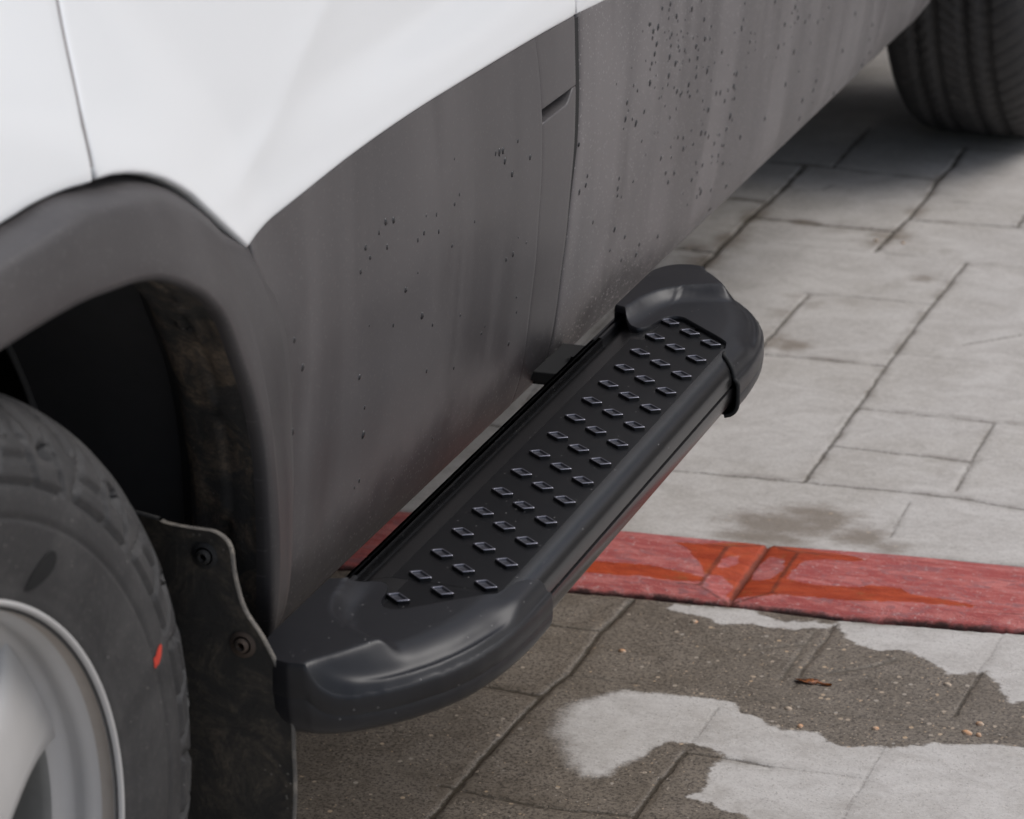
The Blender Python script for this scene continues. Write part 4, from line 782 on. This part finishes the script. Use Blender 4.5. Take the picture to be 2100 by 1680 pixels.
# end caps: one height field, mirrored
def cap(sign, Y0):
    xs = np.unique(np.round(np.r_[np.linspace(.036,.046,7), np.linspace(.046,.075,20), np.linspace(.075,.138,34), np.linspace(.138,.150,10), np.linspace(.150,.1632,14)], 5))
    tb = np.interp(xs, [.036,.045,.050,.056,.0625,.066,.071,.074,.079,.085,.091,.1405,.1455,.1475,.151,.156,.1605,.1632], [.075,.072,.062,.054,.051,.0525,.060,.080,.0865,.0885,.087,.043,.020,.016,.012,.006,.002,0])
    to = np.interp(xs, [.036,.040,.045,.052,.062,.075,.088,.100,.115,.127,.138,.146,.152,.157,.160,.162,.1632], [.170,.182,.189,.1935,.1955,.1935,.188,.1805,.1670,.1530,.1365,.120,.1035,.0845,.067,.049,.03])
    NT_ = 74; u = np.linspace(0, 1, NT_); T = tb[:, None]*(1-u)+to[:, None]*u; Xg = np.repeat(xs[:, None], NT_, 1)
    out = list(zip(xs[::1], to)); ol = [(x, t) for x, t in out]+[(.1632, 0.), ]
    olp = resample(ol[:-1]+[(.1634,.015),(.1634,-.02)], 260, False)
    d = np.min(np.hypot(Xg[..., None]-olp[:, 0], T[..., None]-olp[:, 1]), -1)
    k = np.clip(1-d/.030, 0, 1); base = .3585-.0165*k**2.1
    # raised pad
    pad = resample([(.028,.052),(.042,.060),(.0475,.076),(.052,.102),(.062,.124),(.080,.138),(.106,.1475)], 60)
    pad2 = resample([(.106,.1475),(.0985,.160),(.089,.173),(.078,.186),(.070,.200)], 40, False)
    poly = [tuple(p) for p in pad]+[tuple(p) for p in pad2]+[(.028,.22)]
    ins = inside(Xg, T, poly); pd = np.min(np.hypot(Xg[..., None]-np.vstack([pad, pad2])[:, 0], T[..., None]-np.vstack([pad, pad2])[:, 1]), -1)
    base = base+.0012*np.exp(-((Xg-.0515)/.0085)**2)*np.clip((.125-T)/.06, 0, 1)
    w = np.where(ins, 1-.06*np.clip(1-pd/.0012, 0, 1)**2, .94*np.clip(1-pd/.017, 0, 1)**2.6)
    H = base*(1-w)+.3678*w
    H = np.where(ins & (T > .150), H-.0015*sm((T-.150)/.04), H)
    bf = (1-w)*sm((T-.045)/.05); H = H+.0026*np.exp(-((d-.0030)/.0020)**2)*bf-.0012*np.exp(-((d-.0080)/.0028)**2)*bf
    Xg = np.where(Xg > .15, .15+(Xg-.15)*.90, Xg)
    bt_ = np.interp(Xg-.0016, [.1405,.1460,.1500,.1532,.1555,.1571,.1581,.1588], [.3550,.3547,.3540,.3526,.3506,.3478,.3445,.3415])+.0016
    H = np.where(Xg > .140, np.maximum(H, bt_*(1-sm((T-.040)/.03))+H*sm((T-.040)/.03)), H)
    for _ in range(3): H[1:-1, 1:-1] = (H[:-2, 1:-1]+H[2:, 1:-1]+H[1:-1, :-2]+H[1:-1, 2:]+4*H[1:-1, 1:-1])/8
    G = np.stack([Xg, Y0+sign*T, H], -1)
    mb = MB(); mb.grid(G, flip=(sign > 0))
    # outer wall
    top = G[:, -1]; side = [np.array([G[-1, 0, 0], Y0+sign*t, G[-1, -1, 2]*0+np.interp(t, [0,.03], [G[-1, 0, 2], G[-1, -1, 2]])]) for t in np.linspace(.03, 0, 8)[1:]]
    inner = [np.array([.036, Y0+sign*t, G[0, 0, 2]*(1-k_)+G[0, -1, 2]*k_]) for k_, t in [(q, .075+(.170-.075)*q) for q in np.linspace(0, 1, 10)[:-1]]]
    rim_ = np.vstack([inner, top, side]); n = len(rim_); c = np.array([.095, Y0+sign*.09, 0]); tg = np.gradient(rim_[:, :2], axis=0); tg /= np.linalg.norm(tg, axis=1, keepdims=True)+1e-9
    nr = np.stack([tg[:, 1], -tg[:, 0]], -1); dv = rim_[:, :2]-c[:2]; nr *= np.sign((nr*dv).sum(1))[:, None]; nr[:10] = (-1, 0)
    def sm1(a): 
        for _ in range(3): a = np.vstack([a[:1], (a[:-2]+2*a[1:-1]+a[2:])/4, a[-1:]])
        return a
    nr = sm1(nr); walls = [rim_]; tt = np.abs(rim_[:, 1]-Y0); zb = .3125+.0010*sm((tt-.06)/.12)
    for off, f in ((.0010,.04),(.0015,.10),(.0016,.44),(.0013,.45),(.0015,.46),(.0013,.62),(.0004,.75),(-.0016,.86),(-.0045,.94),(-.0095,.99),(-.02,1.)):
        p = rim_.copy(); p[:, :2] += nr*off; p[:, 2] = rim_[:, 2]*(1-f)+zb*f; walls.append(p)
    mb.grid(np.array(walls), flip=(sign < 0))
    # back lip
    bk = G[:, 0]; lips = [bk, bk+np.array([0, -sign*.0009, -.0008]), bk+np.array([0, -sign*.0010, -.0030]), bk+np.array([0, -sign*.0004, -.006])]
    mb.grid(np.array(lips), flip=(sign > 0))
    # wrap of the cap round the outer side of the board
    o = mb.build('end_cap', CAPM, None); sub(o, rb)
    if sign < 0: return o
    path = [tuple(p) for p in G[xs > .1445, 0]]+[tuple(w_[-1]) for w_ in walls[1:-1]]
    P2 = resample([(x, y-sign*.0006, z-.0008) for x, y, z in path], 60, False); m2 = MB(); m2.tube([tuple(p) for p in P2], .0017, 8)
    sub(m2.build('gasket', DARK, None), rb)
    print('CAPCHK', np.abs(np.diff(H, axis=0)).max(), np.abs(np.diff(H, axis=1)).max())
cap(-1, .535); cap(1, .953)
# brackets under the board
for yb in (1.045, .455):
    mb = MB(); mb.box((-.16, yb-.022, .292), (.10, yb+.022, .300)); mb.box((-.035, yb-.036, .3004), (.026, yb+.036, .309)); mb.tube([(-.004, yb, .309), (-.004, yb, .314)], .007, 6)
    sub(mb.build('bracket', DARK, None, smooth=False, bevel=.001), rb)
mb = MB(); mb.tube([(-.012,.400,.325),(.022,.408,.325)], .0035, 12); mb.tube([(.004,.404,.325),(.010,.4055,.325)], .0068, 6); sub(mb.build('bolt', STEEL, None), rb)
# ------------------------------------------------------------------ added brown block, out of view, that keeps horizon sky out of reflections
bl = empty('sky_blocker', (-2, 13, 0)); tag(bl, 'unseen brown facade block added to darken reflections in the running board', 'sky_blocker')
mb = MB(); mb.box((-16, 0, 0), (14, 6, 7.4)); mb.box((-16.2, -.25, 7.4), (14.2, 6.2, 7.6)); w_ = mb.build('wall', m_flat('brown facade stand-in', (.25,.205,.17), .9), bl, smooth=False)  # front of the added block, unseen itself
for i in range(7):
    mb = MB(); x = -14+i*4; mb.box((x, -.02, 1.0), (x+1.8, .06, 2.6)); mb.box((x-.06, -.05, .94), (x+1.86, -.021, 1.0)); wn_ = mb.build('window', GLASS, bl, smooth=False)  # panes on the added block
